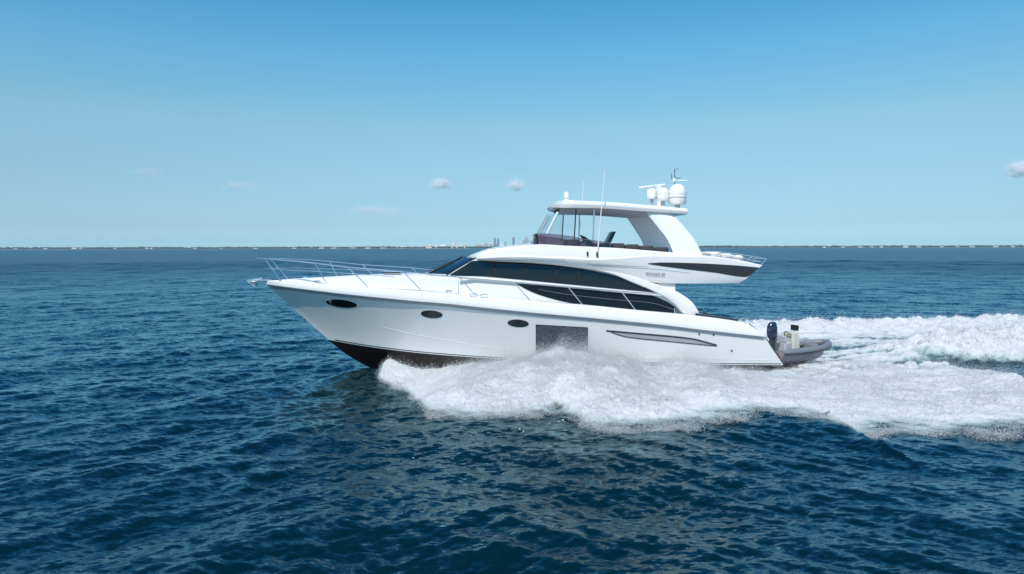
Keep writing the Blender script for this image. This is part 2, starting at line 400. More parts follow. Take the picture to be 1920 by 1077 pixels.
# sweeping arch that runs from the flybridge down to the cockpit
ao = curve([(1060, 497), (1100, 500), (1140, 506), (1180, 516), (1218, 529), (1265, 545), (1290, 560), (1302, 571), (1309, 583)])
ai = curve([(1060, 500), (1100, 505), (1140, 512), (1187, 531), (1228, 548), (1265, 572), (1284, 590), (1309, 592)])
def plate(name, top, bot, u0, u1, h0, h1, th, m, parent, n=40):
    mb = MB(); rings = []
    for i in range(n + 1):
        u = lerp(u0, u1, i / n); h = lerp(h0, h1, i / n); a = W(u, top(u), h); b = W(u, bot(u), h); k = a.lerp(b, .5) - NA * .035
        rings.append([a + NA * .02, a.lerp(k, .25) - NA * .02, k, b.lerp(k, .25) - NA * .02, b + NA * .02, b + NA * th, a + NA * th])
    mb.grid(rings, closej=True); o = len(mb.v) - 7; mb.f.append(tuple(range(o, o + 7))); o0 = len(mb.v) - 7 * (n + 1); mb.f.append(tuple(range(o0, o0 + 7)))
    mb2 = MB(); mb2.v = [mir(p) for p in mb.v]; mb2.f = mb.f
    obj(name, mb2, m, parent, sharp=45); return obj(name, mb, m, parent, sharp=45)
plate('cabin_arch', ao, ai, 1060, 1309, 1.76, 1.92, .14, 'gel', cabin)
plate('aft_support', lambda u: 527, lambda u: lerp(534, 548, (u - 1232) / 33), 1232, 1265.5, 1.72, 1.72, .10, 'gel2', cabin, n=6)

# ---------------- flybridge moulding
f1 = curve([(876, 488), (930, 490.5), (982, 492.5), (1034, 496.5), (1086, 502), (1140, 509), (1190, 521), (1231, 530.5), (1300, 532), (1386, 531.5)])
f2 = curve([(876, 487.5), (960, 488), (1060, 492), (1140, 496), (1215, 503), (1300, 515), (1398, 524)])
f3 = curve([(874, 486.5), (960, 481.5), (1060, 485), (1110, 487.5), (1160, 485.5), (1218, 481), (1322, 482.5), (1428, 498.5)])
f3b = curve([(874, 486), (960, 479.5), (1060, 482), (1110, 484), (1160, 482.5), (1218, 479), (1322, 481), (1428, 498)])
f4 = curve([(873, 485), (890, 477.5), (914, 470), (961, 462.5), (1016, 458.5), (1060, 461), (1140, 464.5), (1262, 474), (1319, 479), (1382, 487), (1430, 497.5)])
NFY = 90
tf = [(i / (NFY - 1)) ** 1.3 for i in range(NFY)]
def ramp(t): return (1 - (1 - min(t / .085, 1)) ** 2.4) ** .5
def frow(f, u0, u1, h, hb=None):
    out = []
    for t in tf:
        u = lerp(u0, u1, t); hh = max((lerp(h, hb, t) if hb else h) * ramp(t), .01); out.append(W(u, f(u), hh))
    return out
F1 = frow(f1, 876, 1386, 1.84); F2 = frow(f2, 876, 1398, 1.95); F3 = frow(f3, 874, 1428, 2.0); F3B = frow(f3b, 874, 1428, 1.94); F4 = frow(f4, 873, 1430, 1.86)
F2b = [a.lerp(b, .5) - NA * .01 for a, b in zip(F2, F3)]
F34 = [a.lerp(b, .5) - NA * .03 * min(1, t * 8) for a, b, t in zip(F3B, F4, tf)]
F5 = [toh(p, max(half(p) - .13, .008)) for p in F4]
F6 = []; F7 = []
for p, t in zip(F5, tf):
    k = max(0, min(1, (t - .24) / .05)) * min(1, max(0, (.93 - t) / .12)); q = toh(p, max(half(p) - .05 * k, .006)) - UP * .45 * k
    F6.append(q); F7.append(toh(q, 0) + UP * (.05 * (1 - k) * min(1, t * 10)))
fl = MB(); sym(fl, [[toh(p, 0) for p in F1], F1, F2, F2b, F3, F3B, F34, F4, F5, F6, F7])
e4 = [r[-1] for r in (F1, F2, F2b, F3, F3B, F34, F4)]; fl.grid([e4, [mir(p) for p in e4]])
fly = obj('flybridge', fl, 'gel', yacht, sharp=26)
FB = BVHTree.FromPolygons(fl.v, fl.f)
dt = curve([(1215, 494), (1240, 492.5), (1296, 493.5), (1380, 498), (1423, 502)]); db = curve([(1215, 495), (1240, 499), (1270, 503), (1340, 511.5), (1398, 519.5), (1423, 502.8)])
patch('side_glass_band', FB, dt, db, 1215, 1423, 'charcoal', fly, n=60, k=4, off=.012, fb=2.0)
for (a, b, c, d) in ((1100, 494.5, 1215, 500), (1110, 497, 1240, 505), (1240, 505.5, 1294, 512)):
    patch('groove', FB, lambda u: lerp(b, d, (u - a) / (c - a)), lambda u: lerp(b, d, (u - a) / (c - a)) + .9, a, c, 'shadowgrey', fly, n=20, k=1, off=.006, fb=1.95)
for (a, b, c, d) in ((905, 484, 1060, 487), (900, 487.5, 1060, 490)):
    patch('groove', FB, lambda u: lerp(b, d, (u - a) / (c - a)), lambda u: lerp(b, d, (u - a) / (c - a)) + .8, a, c, 'shadowgrey', fly, n=20, k=1, off=.006, fb=1.95)
# builder's lettering on the side
def words(body, size_w, u0, u1, v0, v1):
    fc = bpy.data.curves.new('lettering', 'FONT'); fc.body = body; fc.size = .17; fc.extrude = .004
    tmp = bpy.data.objects.new('tmp', fc); COL.objects.link(tmp)
    dg = bpy.context.evaluated_depsgraph_get(); me = bpy.data.meshes.new_from_object(tmp.evaluated_get(dg)); COL.objects.unlink(tmp); bpy.data.objects.remove(tmp)
    wd_ = max(v.co.x for v in me.vertices); mb = MB()
    p0 = cast(FB, u0, v0, .0, 1.9); p1 = cast(FB, u1, v1, .0, 1.9); ax = (p1 - p0); k_ = ax.length / wd_; ax.normalize()
    for v in me.vertices: mb.v.append(p0 + ax * v.co.x * k_ + UP * v.co.y * k_ * .9 - NA * (.035 + v.co.z))
    mb.f = [tuple(q.vertices) for q in me.polygons]
    obj('lettering', mb, 'dullsteel', fly, smooth=False, recalc=False)
words("PRINCESS", .17, 1210, 1237, 515, 516.5); words("60", .17, 1239, 1246, 516.6, 517)
# small lights on the coaming
for u in (1101.5, 1119.5):
    p = cast(FB, u, 476, .02, 1.9); mb = MB(); mb.lathe(p - UP * .07, [(.02, 0), (.035, .02), (.035, .1), (.02, .14)], 10); mb.box(p - UP * .05, (.05, .08, .03), YAW)
    obj('courtesy_light', mb, 'charcoal', fly)
# tinted low windscreen of the flybridge
pt = curve([(1004, 440), (1012, 438.5), (1054, 441.5), (1091, 448), (1150, 457)]); pb = curve([(1004, 459), (1016, 458.5), (1060, 461), (1150, 465)])
mb = MB(); near = []
for i in range(24):
    s = i / 23; u = lerp(1008, 1150, s); h = 1.72 * (1 - (1 - min(1, s / .16)) ** 2.2) ** .5 if s < .16 else 1.72
    a = W(u, pb(u) + 1, max(h, .01)); b = W(lerp(1006, 1150, s), pt(lerp(1006, 1150, s)), max(h - .03, .01)); near.append((a, b))
full = [mir(a) for a, b in reversed(near)] + [a for a, b in near]; fullt = [mir(b) for a, b in reversed(near)] + [b for a, b in near]
mb.grid([full, [a.lerp(b, .5) for a, b in zip(full, fullt)], fullt]); vs = obj('tinted_windscreen', mb, 'plum', fly, sharp=60)
mb = MB(); mb.tube(fullt, .012, 5); obj('top_trim', mb, 'dullsteel', vs)
mb = MB(); mb.tube([full[23] - AF * .02, fullt[23] - AF * .02 + UP * .02], .05, 8); obj('front_post', mb, 'charcoal', vs)
# helm console, seats
mb = MB(); c = W(1072, 462, .55); mb.box(c + UP * .02, (.55, .9, .42), YAW, taper=.8, bev=.04); obj('helm_console', mb, 'darkcush', fly)
mb = MB(); c = W(1096, 452, .55); mb.tube([c + NA * .2 * math.cos(a) + (UP * .8 - AF * .5) * .2 * math.sin(a) for a in np.linspace(0, 2 * math.pi, 17)], .018, 6); mb.tube([c, c - AF * .2 - UP * .12], .03, 6); obj('steering_wheel', mb, 'black', fly)
def seat(u, v, h, lean, m):
    c = W(u, v, h); mb = MB(); mb.box(c + UP * .0, (.5, .52, .16), YAW, bev=.04); s = obj('helm_seat', mb, m, fly)
    mb = MB(); a = c + AF * .2 + UP * .05; P = []
    for k in range(5):
        q = a + (AF * lean + UP) * (.11 * k); wdt = .25 - .012 * k
        P.append([q - NA * wdt - AF * .05, q - NA * (wdt - .04) - AF * .07, q + NA * (wdt - .04) - AF * .07, q + NA * wdt - AF * .05, q + NA * wdt + AF * .05, q - NA * wdt + AF * .05])
    mb.grid(P, closej=True); mb.f.append(tuple(len(mb.v) - 6 + k for k in range(6)))
    obj('seat_back', mb, m, s); return s
seat(1128, 461, .55, .5, 'charcoal'); seat(1126, 461, -.25, .5, 'charcoal')
mb = MB(); a = W(1092, 443, -.7); 
P = [[W(1089, 441, .1), W(1097, 444, .1), W(1122, 462, .1), W(1108, 462, .1)], [W(1086, 441, -.5), W(1094, 444, -.5), W(1119, 462, -.5), W(1105, 462, -.5)]]
mb.grid(P, closej=True); mb.f += [(0, 1, 2, 3), (4, 5, 6, 7)]; obj('instrument_binnacle', mb, 'charcoal', fly)
for i, (u, v) in enumerate(((1158, 461), (1185, 463), (1212, 465.5), (1240, 468))):
    mb = MB(); c = W(u, v + 1.5, 1.55); mb.box(c, (.47, .22, .22), YAW, bev=.05); obj('bench_backrest', mb, 'darkcush', fly)
for k in range(3):
    mb = MB(); mb.box(W(1334 + 20 * k, 480 + 2.2 * k, 1.1) + UP * .03, (.36, 1.0, .22 - .03 * k), YAW, bev=.06); obj('sunpad', mb, 'cushion', fly)
    mb = MB(); mb.box(W(1330 + 20 * k, 479.5 + 2.2 * k, -.4) + UP * .03, (.36, 1.6, .22 - .03 * k), YAW, bev=.06); obj('sunpad', mb, 'cushion', fly)
# aft flybridge rail
def tubes(name, lines, r, m, parent, n=6, mirror=False):
    mb = MB(); mq = MB()
    for l in lines: mb.tube(l, r, n); mq.tube([mir(p) for p in l], r, n)
    if mirror: obj(name, mq, m, parent)
    return obj(name, mb, m, parent)
tr = [W(u, v, 1.78) for u, v in ((1322, 471), (1350, 472), (1382, 476), (1410, 480.5), (1437, 485.5))]
back = [tr[-1], toh(tr[-1], 1.2) + AF * .12, toh(tr[-1], 0) + AF * .18, toh(tr[-1], -1.2) + AF * .12, mir(tr[-1])]
ar = tubes('aft_rail', [tr, back, [mir(p) for p in tr]], .016, 'steel', fly)
md = [W(u, v, 1.78) for u, v in ((1340, 478), (1382, 483), (1428, 491))]
tubes('mid_rail', [md, [mir(p) for p in md], [md[-1], toh(md[-1], 0) + AF * .17, mir(md[-1])]], .010, 'steel', ar)
for (a, b) in (((1437, 485.5), (1427, 497)), ((1410, 480.5), (1400, 492)), ((1382, 476), (1372, 486)), ((1352, 472), (1342, 481))):
    for f in (lambda p: p, mir): tubes('stanchion', [[f(W(*a, 1.78)), f(W(*b, 1.78))]], .014, 'steel', ar)
for s in (.5, -.5): tubes('stanchion', [[toh(tr[-1], s) + AF * .16, toh(tr[-1], s) + AF * .02 - UP * .24]], .014, 'steel', ar)

# ---------------- hardtop and its arch
ht = curve([(1038, 380), (1050, 375.7), (1128, 378), (1214, 384.5), (1296, 392)])
hbm = curve([(1038, 383), (1044, 387), (1060, 389.5), (1128, 391), (1214, 397), (1296, 401.5)])
mb = MB(); NH = 44
Pt = []; Pb = []
for i in range(NH + 1):
    s = .5 - .5 * math.cos(math.pi * i / NH); u = lerp(1040, 1296, s)
    rp = (1 - (1 - min(1, s / .16)) ** 2.6) ** (1 / 2.6); ra = (1 - (1 - min(1, (1 - s) / .03)) ** 3) ** (1 / 3)
    hw = max(1.62 * min(rp, ra), .02)
    a = W(u, ht(u), 1.62); b = W(u, hbm(u), 1.62); thk = (a.z - b.z)
    edge_t = toh(a, hw); cr = .05
    sec = []
    for k in range(-10, 11):
        q = k / 10; sec.append(toh(edge_t, hw * q * .97) + UP * (cr * (1 - q * q)) * min(1, s * 9 + .0))
    Pt.append([toh(edge_t, -hw) - UP * thk * .45] + sec + [toh(edge_t, hw) - UP * thk * .45])
    Pb.append([toh(edge_t, -hw) - UP * thk * .55] + [p - UP * (thk * (1.0) + (p.z - edge_t.z) * .9) for p in sec] + [toh(edge_t, hw) - UP * thk * .55])
mb.grid(Pt); mb.grid(Pb)
for e in (0, -1): mb.grid([Pt[e], Pb[e]])
mb.grid([[r[0] for r in Pt], [r[0] for r in Pb]]); mb.grid([[r[-1] for r in Pt], [r[-1] for r in Pb]])
top = obj('hardtop', mb, 'gel', yacht, sharp=50)
# lining under the roof
mb = MB(); P = []
for i in range(20):
    u = lerp(1056, 1225, i / 19); e = min(1, min(i, 19 - i) / 2.5 + .55)
    p = W(u, hbm(u), 1.62)
    ring = []
    for k in range(-6, 7): ring.append(toh(p, 1.42 * e * k / 6) - UP * (.02 + .10 * math.sqrt(max(0, 1 - (abs(k) / 6.0) ** 4))))
    P.append([toh(p, -1.44 * e) + UP * .03] + ring + [toh(p, 1.44 * e) + UP * .03])
mb.grid(P); obj('roof_lining', mb, 'lining', top)
fe = [(1214, 401), (1226, 416), (1240, 434), (1252, 450), (1263, 474)]; re = [(1259, 402), (1272, 413), (1286, 429), (1303, 450), (1318, 479)]
fcv = curve([(v, u) for u, v in fe]); rcv = curve([(v, u) for u, v in re])
rings = []
for i in range(17):
    s = i / 16; vf = lerp(398, 475, s); vr = lerp(399, 480, s); h = lerp(1.46, 1.80, s)
    a = W(fcv(vf), vf, h); b = W(rcv(vr), vr, h); k = a.lerp(b, .5) - NA * .04
    rings.append([a + NA * .03, a.lerp(b, .12) - NA * .015, k, b.lerp(a, .12) - NA * .015, b + NA * .03, b + NA * .16, a + NA * .16])
mb = MB(); mb.grid(rings, closej=True); L = len(mb.v); fs = list(mb.f); vs0 = list(mb.v)
obj('arch_leg', mb, 'gel', top, sharp=40)
mb = MB(); mb.v = [mir(p) for p in vs0]; mb.f = fs; obj('arch_leg', mb, 'gel', top, sharp=40)
for (a, b, h, m, r) in (((1076.5, 452), (1080, 392), 1.45, 'charcoal', .022), ((1112, 456), (1114, 393), 1.45, 'steel', .026)):
    for f in (lambda p: p, mir): tubes('roof_post', [[f(W(*a, h)), f(W(*b, h))]], r, m, top)
# clear weather panels between windscreen and hardtop
q = [W(1025, 440, 1.25), W(1076, 446, 1.5), W(1080, 394, 1.42), W(1046, 398, 1.25)]
mb = MB(); mb.add(q, [(0, 1, 2, 3)]); obj('weather_panel', mb, 'clear', top, smooth=False); mb = MB(); mb.add([mir(p) for p in q], [(0, 1, 2, 3)]); obj('weather_panel', mb, 'clear', top, smooth=False); mb = MB(); fr_ = [q[0], q[3], mir(q[3]), mir(q[0])]
mid0 = [toh(q[0], 0) - AF * .25, toh(q[3], 0) - AF * .2]
mb.add([q[0], q[3], mid0[1], mid0[0], mir(q[3]), mir(q[0])], [(0, 1, 2, 3), (3, 2, 4, 5)])
wp = obj('weather_panel', mb, 'clear', top, smooth=False)
for l in ([q[0], q[3]], [mir(q[0]), mir(q[3])]):
    mb = MB(); mb.tube(l, .045, 6); obj('panel_edging', mb, 'gel2', wp)

# ---------------- aerials, radar, domes
def whip(name, a, b, h, r):
    pa, pb_ = W(*a, h), W(*b, h); mb = MB(); mb.tube([pa, pa.lerp(pb_, .25), pa.lerp(pb_, .6), pb_], [r * 1.5, r * 1.2, r, r * .6], 6)
    o = obj(name, mb, 'gel', fly); mb = MB(); mb.lathe(pa - UP * .04, [(.04, 0), (.04, .06), (.025, .1), (.025, .16)], 10); obj('base', mb, 'charcoal', o)
whip('whip_aerial', (1120, 479), (1134, 318.6), 1.97, .016)
pa, pb_ = W(1120, 479, 1.97), W(1134, 318.6, 1.97)
pm = [mir(pa), mir(pb_)]; mb = MB(); mb.tube([pm[0], pm[1]], [.018, .008], 6); obj('whip_aerial', mb, 'gel', fly)
def rooft(u, h): return W(u, ht(u), 1.62).z
def roofp(u, h, dz=0):
    p = W(u, 385, h); q = W(u, ht(u), 1.62); return Vector((p.x, p.y, q.z + .045 + dz))
def dome(name, u, v0, v1, wpx, h, parent, neck=True):
    a = W(u, v1, h); b = W(u, v0, h); H_ = b.z - a.z; r = wpx / 2 * a.y / F
    prof = [(r * .80, 0), (r * .97, H_ * .08), (r, H_ * .42), (r * .985, H_ * .44), (r * .985, H_ * .455), (r, H_ * .47), (r * .98, H_ * .62), (r * .86, H_ * .8), (r * .62, H_ * .93), (r * .3, H_ * .99), (.001, H_)]
    mb = MB(); mb.lathe(a, prof, 28); o = obj(name, mb, 'gel', parent, sharp=50)
    mb = MB(); z0 = W(u, ht(u), 1.62).z + .03; mb.lathe(Vector((a.x, a.y, z0)), [(r * .45, 0), (r * .3, .03), (r * .3, max(a.z - z0, .05))], 14); obj('mount', mb, 'lining', o)
    return o
big = dome('satellite_dome', 1270, 345, 384, 33, .5, top)
mb = MB(); a = W(1270, 371, .5); mb.lathe(a - UP * .02, [(16.6 * a.y / F, 0), (16.9 * a.y / F, .01), (16.9 * a.y / F, .03), (16.6 * a.y / F, .04)], 28); obj('seam', mb, 'shadowgrey', big)
dome('satellite_dome', 1243, 352, 377, 23, .5, top); dome('satellite_dome', 1222, 353, 374, 20, .1, top)
mb = MB(); a = W(1198, 353, -.35); b = W(1247, 346.5, -.35); mb.tube([a, b], [.05, .05], 8); mb.v = [Vector((p.x, p.y, a.lerp(b, .5).z + (p.z - a.lerp(b, .5).z) * .9)) for p in mb.v]
rd = obj('radar_scanner', mb, 'gel', top)
mb = MB(); c = W(1236, 348, -.35); z0 = roofp(1224, 0).z; mb.lathe(Vector((c.x, c.y, z0)), [(.14, 0), (.1, .06), (.07, .12), (.07, (c.z - z0) * .6), (.13, (c.z - z0) * .66), (.13, (c.z - z0) - .04)], 14); obj('pedestal', mb, 'gel', rd)
# mast with lights over the big dome
mb = MB(); m0 = W(1266, 392, -.1); m1 = W(1265, 318, -.1); mb.tube([m0, m1], .022, 6)
mb.tube([W(1259, 335, -.1), W(1276, 334, -.1)], .018, 6); mb.tube([W(1259, 335, -.1), W(1259, 326, -.1)], .014, 6); mb.tube([W(1264, 318, -.1), W(1272, 317, -.1)], .012, 6)
mast = obj('light_mast', mb, 'dullsteel', top)
mb = MB(); mb.tube([W(1270, 339.5, -.1), W(1289, 339, -.1)], .03, 8); obj('wind_vane', mb, 'gel', mast)
mb = MB(); c = W(1264, 338, -.1); mb.lathe(c - UP * .08, [(.05, 0), (.065, .02), (.065, .12), (.04, .15)], 12); obj('navigation_light', mb, 'gel', mast)
mb = MB(); c = W(1062, 376, .9); mb.lathe(c - UP * .02, [(.12, 0), (.12, .03), (.07, .05), (.07, .08), (.095, .1), (.1, .22), (.07, .3), (.001, .33)], 18); obj('searchlight', mb, 'gel', top)
mb = MB(); c = roofp(1062, .9); mb.lathe(c, [(.1, -.05), (.1, .04)], 12); obj('searchlight_base', mb, 'gel2', top)

# ---------------- side rails
rt = curve([(481, 485), (540, 488.5), (590, 493.5), (648, 500.5), (754, 509.5), (861, 520.5), (963, 529.5), (1065, 538), (1165, 546.5), (1236, 551.5)])
def rb_(u):  # half-beam of the rail
    t = (u - 490) / (1405 - 490); return max(bK(max(0, t + .035)) - .12, .05) if u > 481 else .02
us = [481, 486, 493, 502, 515] + list(np.linspace(530, 1236, 40))
top_n = [W(u, rt(u), lerp(.05, rb_(u), min(1, (u - 481) / 30))) for u in us]
rail = tubes('bow_rail', [top_n, [mir(p) for p in top_n], [top_n[0], mir(top_n[0])]], .019, 'steel', yacht)
rmid = curve([(497, 504), (560, 507.5), (640, 512), (756, 521)])
mdl = [W(u, rmid(u), lerp(.15, rb_(u) + .0, min(1, (u - 490) / 30))) for u in np.linspace(500, 740, 20)]
tubes('mid_rail', [mdl, [mir(p) for p in mdl]], .010, 'steel', rail)
for (tp, bm_) in ((497, 527), (590, 612), (652, 690), (756, 790), (861, 891), (963, 994), (1065, 1092), (1165, 1192)):
    a = W(tp, rt(tp), lerp(.05, rb_(tp), min(1, (tp - 481) / 30))); b = onrow(B2, bm_)
    for f in (lambda p: p, mir): tubes('stanchion', [[f(a), f(b)]], .016, 'steel', rail)
# the white grab rail along the cabin side
gr = [W(u, cs(u) + 2, 1.84) for u in np.linspace(860, 1240, 40)]
for l in (gr, [mir(p) for p in gr]):
    mb = MB(); mb.tube(l, .04, 6); obj('side_moulding', mb, 'gel', cabin)

# ---------------- cockpit coaming, quarter rails, transom, platform
cq = [W(u, b1(u) - 1.5, 2.2) for u in np.linspace(1309, 1384, 12)]
for f in (lambda p: p, mir):
    mb = MB(); mb.grid([[f(p - UP * .05 + NA * .02) for p in cq], [f(p + UP * .05) for p in cq], [f(p + UP * .05 + NA * .25) for p in cq], [f(p - UP * .05 + NA * .25) for p in cq]])
    obj('cockpit_coaming', mb, 'charcoal', yacht)
qr = [W(1384, 603, 2.2), W(1392, 597.5, 2.2), W(1402, 599, 2.2), W(1412, 606, 2.2)]
tubes('quarter_rail', [qr], .014, 'steel', yacht, mirror=True)
tb = [W(1405, 608, 2.26), W(1434, 632, 2.32), W(1452, 657, 2.25), W(1471, 685, 2.14)]
tubes('transom_trim', [[p + AF * .01 for p in tb]], .016, 'charcoal', hull, mirror=True)
z_pl = .14
pa = W(1462, 690, 1.95); pa.z = z_pl
mb = MB(); cpl = toh(pa, 0) + AF * .78
mb.box(cpl, (2.0, 4.1, .12), YAW, bev=.04); plat = obj('swim_platform', mb, 'gel', yacht)
mb = MB(); mb.box(cpl + UP * .067, (1.85, 3.9, .012), YAW); obj('platform_decking', mb, 'teak', plat)

# ================================================================== tender on the platform
ang = R(24); tl = Vector((math.cos(ang), math.sin(ang), 0)); tw = Vector((-math.sin(ang), math.cos(ang), 0))
t0 = WY(1452, 668, 23.6); t0.z = z_pl + .075
tender = thing('inflatable_tender', 'grey inflatable tender with a navy outboard on the swim platform of the yacht', 'dinghy', t0)
def T(x, y, z): return t0 + tl * x + tw * y + UP * z
LN = 2.55
path = [T(-.15, -.58, .56), T(.5, -.59, .56), T(1.2, -.58, .58), T(1.75, -.50, .61), T(2.15, -.35, .65), T(2.4, -.15, .68), T(2.45, 0, .69)]
path = path + [p + tw * (2 * -(p - t0).dot(tw)) for p in reversed(path[:-1])]
pp = []
for i in range(len(path) - 1):
    a, b, c, d = path[max(i - 1, 0)], path[i], path[i + 1], path[min(i + 2, len(path) - 1)]
    for k in range(6):
        s = k / 6; pp.append(.5 * ((2 * b) + (c - a) * s + (2 * a - 5 * b + 4 * c - d) * s * s + (3 * b - a - 3 * c + d) * s ** 3))
pp.append(path[-1]); n_ = len(pp)
rad = [.115 if 3 < i < n_ - 4 else [.05, .08, .10, .115][min(i, n_ - 1 - i)] for i in range(n_)]
mb = MB(); mb.tube(pp, rad, 14); tube = obj('inflatable_tube', mb, 'tube', tender, sharp=60)
mb = MB(); ctr = T(1.0, 0, .5)
out = []
for p, r in zip(pp, rad):
    d = p - ctr; d.z = 0; x = (p - t0).dot(tl)
    yv = (p - t0).dot(tw); dirv = (tw * (1 if yv > 0 else -1)) if x < 1.6 else d.normalized()
    out.append(p + dirv * (r + .0) - UP * .06)
mb.tube(out, .028, 6); obj('rubbing_strake', mb, 'charcoal', tube)
mb = MB(); P = []
for i in range(13):
    s = i / 12; x = lerp(0, 2.38, s); hw = .58 * (1 - max(0, (s - .45) / .55) ** 2.2) + .01; kz = lerp(.02, .02, s) + max(0, (s - .55) / .45) ** 2 * .45
    P.append([T(x, -hw, .56), T(x, -hw * .96, .24 + kz * .6), T(x, -hw * .5, .10 + kz * .8), T(x, 0, kz), T(x, hw * .5, .10 + kz * .8), T(x, hw * .96, .24 + kz * .6), T(x, hw, .56)])
mb.grid(P); mb.f.append(tuple(range(7))); obj('rigid_hull', mb, 'rib', tender)
mb = MB(); mb.add([T(0, -.4, .45), T(0, .4, .45), T(1.9, .3, .48), T(1.9, -.3, .48)], [(0, 1, 2, 3)]); obj('floor', mb, 'cream', tender)
mb = MB(); mb.box(T(.78, 0, .82), (.36, .5, .72), ang, taper=.86, bev=.04); con = obj('console', mb, 'cream', tender)
mb = MB(); mb.box(T(.92, 0, 1.3), (.05, .34, .2), ang, bev=.02); mb.tube([T(.92, 0, 1.1), T(.92, 0, 1.28)], .02, 6); obj('instrument_screen', mb, 'black', con)
mb = MB(); c = T(.58, 0, 1.06); mb.tube([c + tw * .14 * math.cos(a) + (UP * .8 - tl * .4).normalized() * .14 * math.sin(a) for a in np.linspace(0, 2 * math.pi, 17)], .014, 6); mb.tube([c, c + tl * .1], .015, 5); obj('steering_wheel', mb, 'black', con)
mb = MB(); mb.box(T(.36, 0, .68), (.36, .6, .36), ang, bev=.05); mb.box(T(.22, 0, .95), (.08, .6, .24), ang, bev=.03); obj('helm_seat', mb, 'lining', tender)
mb = MB(); mb.box(T(1.75, 0, .6), (.3, .5, .2), ang, bev=.05); obj('bow_cushion', mb, 'tube', tender)
mb = MB(); P = []
for z, sx, sy, dx in ((.98, .15, .11, 0), (1.04, .2, .14, 0), (1.22, .21, .145, -.01), (1.38, .20, .135, -.01), (1.5, .16, .11, 0), (1.55, .09, .06, .02)):
    P.append([T(-.12 + dx + sx * math.cos(a) * (1 if abs(math.cos(a)) < 1 else 1), sy * math.sin(a), z) for a in np.linspace(0, 2 * math.pi, 16, endpoint=False)])
mb.grid(P, closej=True); mb.f.append(tuple(range(80, 96))); mb.f.append(tuple(range(16)))
ob = obj('outboard_motor', mb, 'navy', tender, sharp=50)
mb = MB(); mb.box(T(-.12, 0, .72), (.16, .12, .6), ang, taper=1.2, bev=.02); mb.box(T(-.14, 0, .3), (.14, .05, .36), ang, bev=.01); mb.box(T(-.14, 0, .12), (.34, .08, .08), ang, bev=.03); obj('drive_leg', mb, 'charcoal', ob)
mb = MB(); mb.box(T(.05, 0, .88), (.16, .3, .1), ang, bev=.02); obj('bracket', mb, 'steel', ob)
for x in (.3, 1.4):
    mb = MB(); mb.box(T(x, 0, .03), (.1, .9, .12), ang, bev=.02); o_ = obj('chock', mb, 'charcoal', tender)

# ================================================================== sea
def gnoise(x, y, seed=0):
    xi = np.floor(x); yi = np.floor(y); fx = x - xi; fy = y - yi
    def g(i, j):
        h = np.sin(i * 127.1 + j * 311.7 + seed * 74.7) * 43758.5453; a = (h - np.floor(h)) * 2 * np.pi
        return np.cos(a), np.sin(a)
    sx = fx ** 3 * (fx * (fx * 6 - 15) + 10); sy = fy ** 3 * (fy * (fy * 6 - 15) + 10)
    def d(i, j): c, s = g(xi + i, yi + j); return c * (fx - i) + s * (fy - j)
    a = d(0, 0); b = d(1, 0); c = d(0, 1); e = d(1, 1)
    return (a + (b - a) * sx) * (1 - sy) + (c + (e - c) * sx) * sy
def fbm(x, y, o=4, seed=0, gain=.5, billow=False):
    s = 0; a = 1.0; n = 0
    for k in range(o):
        v = gnoise(x * 2 ** k + 13.7 * k, y * 2 ** k - 7.1 * k, seed + k) * 1.6
        s = s + a * (np.abs(v) * 2 - .6 if billow else v); n += a; a *= gain
    return s / n
NWV = 170
lam = np.exp(rng.uniform(math.log(.15), math.log(6.0), NWV)); lam[:8] = [10.5, 8.7, 7.2, 6.1, 5.2, 4.4, 3.9, 3.3]
lam[8:26] = np.exp(rng.uniform(math.log(6), math.log(40.0), 18))
th0 = R(68)      # travel direction of the chop
LFT = np.arange(NWV) % 2 == 0
thw = np.where(LFT, R(131), R(62)) + rng.normal(0, R(24), NWV); thw[:8] = np.where(LFT[:8], R(131), R(62)) + rng.normal(0, R(12), 8)
kx = 2 * np.pi / lam * np.cos(thw); ky = 2 * np.pi / lam * np.sin(thw); ph = rng.uniform(0, 2 * np.pi, NWV)
amp = np.interp(np.log(lam), np.log([.15, .5, 1.5, 4, 11]), [.034, .030, .019, .012, .011]) * lam / (2 * np.pi); amp[:8] *= 1.7; FAR = np.zeros(NWV, bool); FAR[8:26] = True
def sea(x, y, space=None, chop=True):
    z = np.zeros_like(x); dx = np.zeros_like(x); dy = np.zeros_like(x)
    gust = 1 + .6 * gnoise(x / 21.0, y / 27.0, 5) + .45 * gnoise(x / 7.0, y / 6.0, 6)
    wl = np.clip(.8 - x / 18, .3, 1.1); wr = np.clip(.8 + x / 18, .3, 1.1)
    for i in range(NWV):
        a = amp[i]
        if FAR[i]:          # the longer chop of the open bay, away from the shelter of the yacht's wake
            if space is None: continue
            a = .007 * lam[i] * np.clip((np.hypot(x, y) - 55 - lam[i] * 6) / (80 + lam[i] * 8), 0, 1)
        a = a * (wl if LFT[i] else wr)
        if space is not None: a = a * np.clip((lam[i] / space - 2.2) / 2.2, 0, 1)
        p = kx[i] * x + ky[i] * y + ph[i]
        z += a * np.sin(p) * (gust if i >= 8 else 1)
        if chop:
            c = a * np.cos(p) * .68; dx += c * math.cos(thw[i]); dy += c * math.sin(thw[i])
    return z, dx, dy

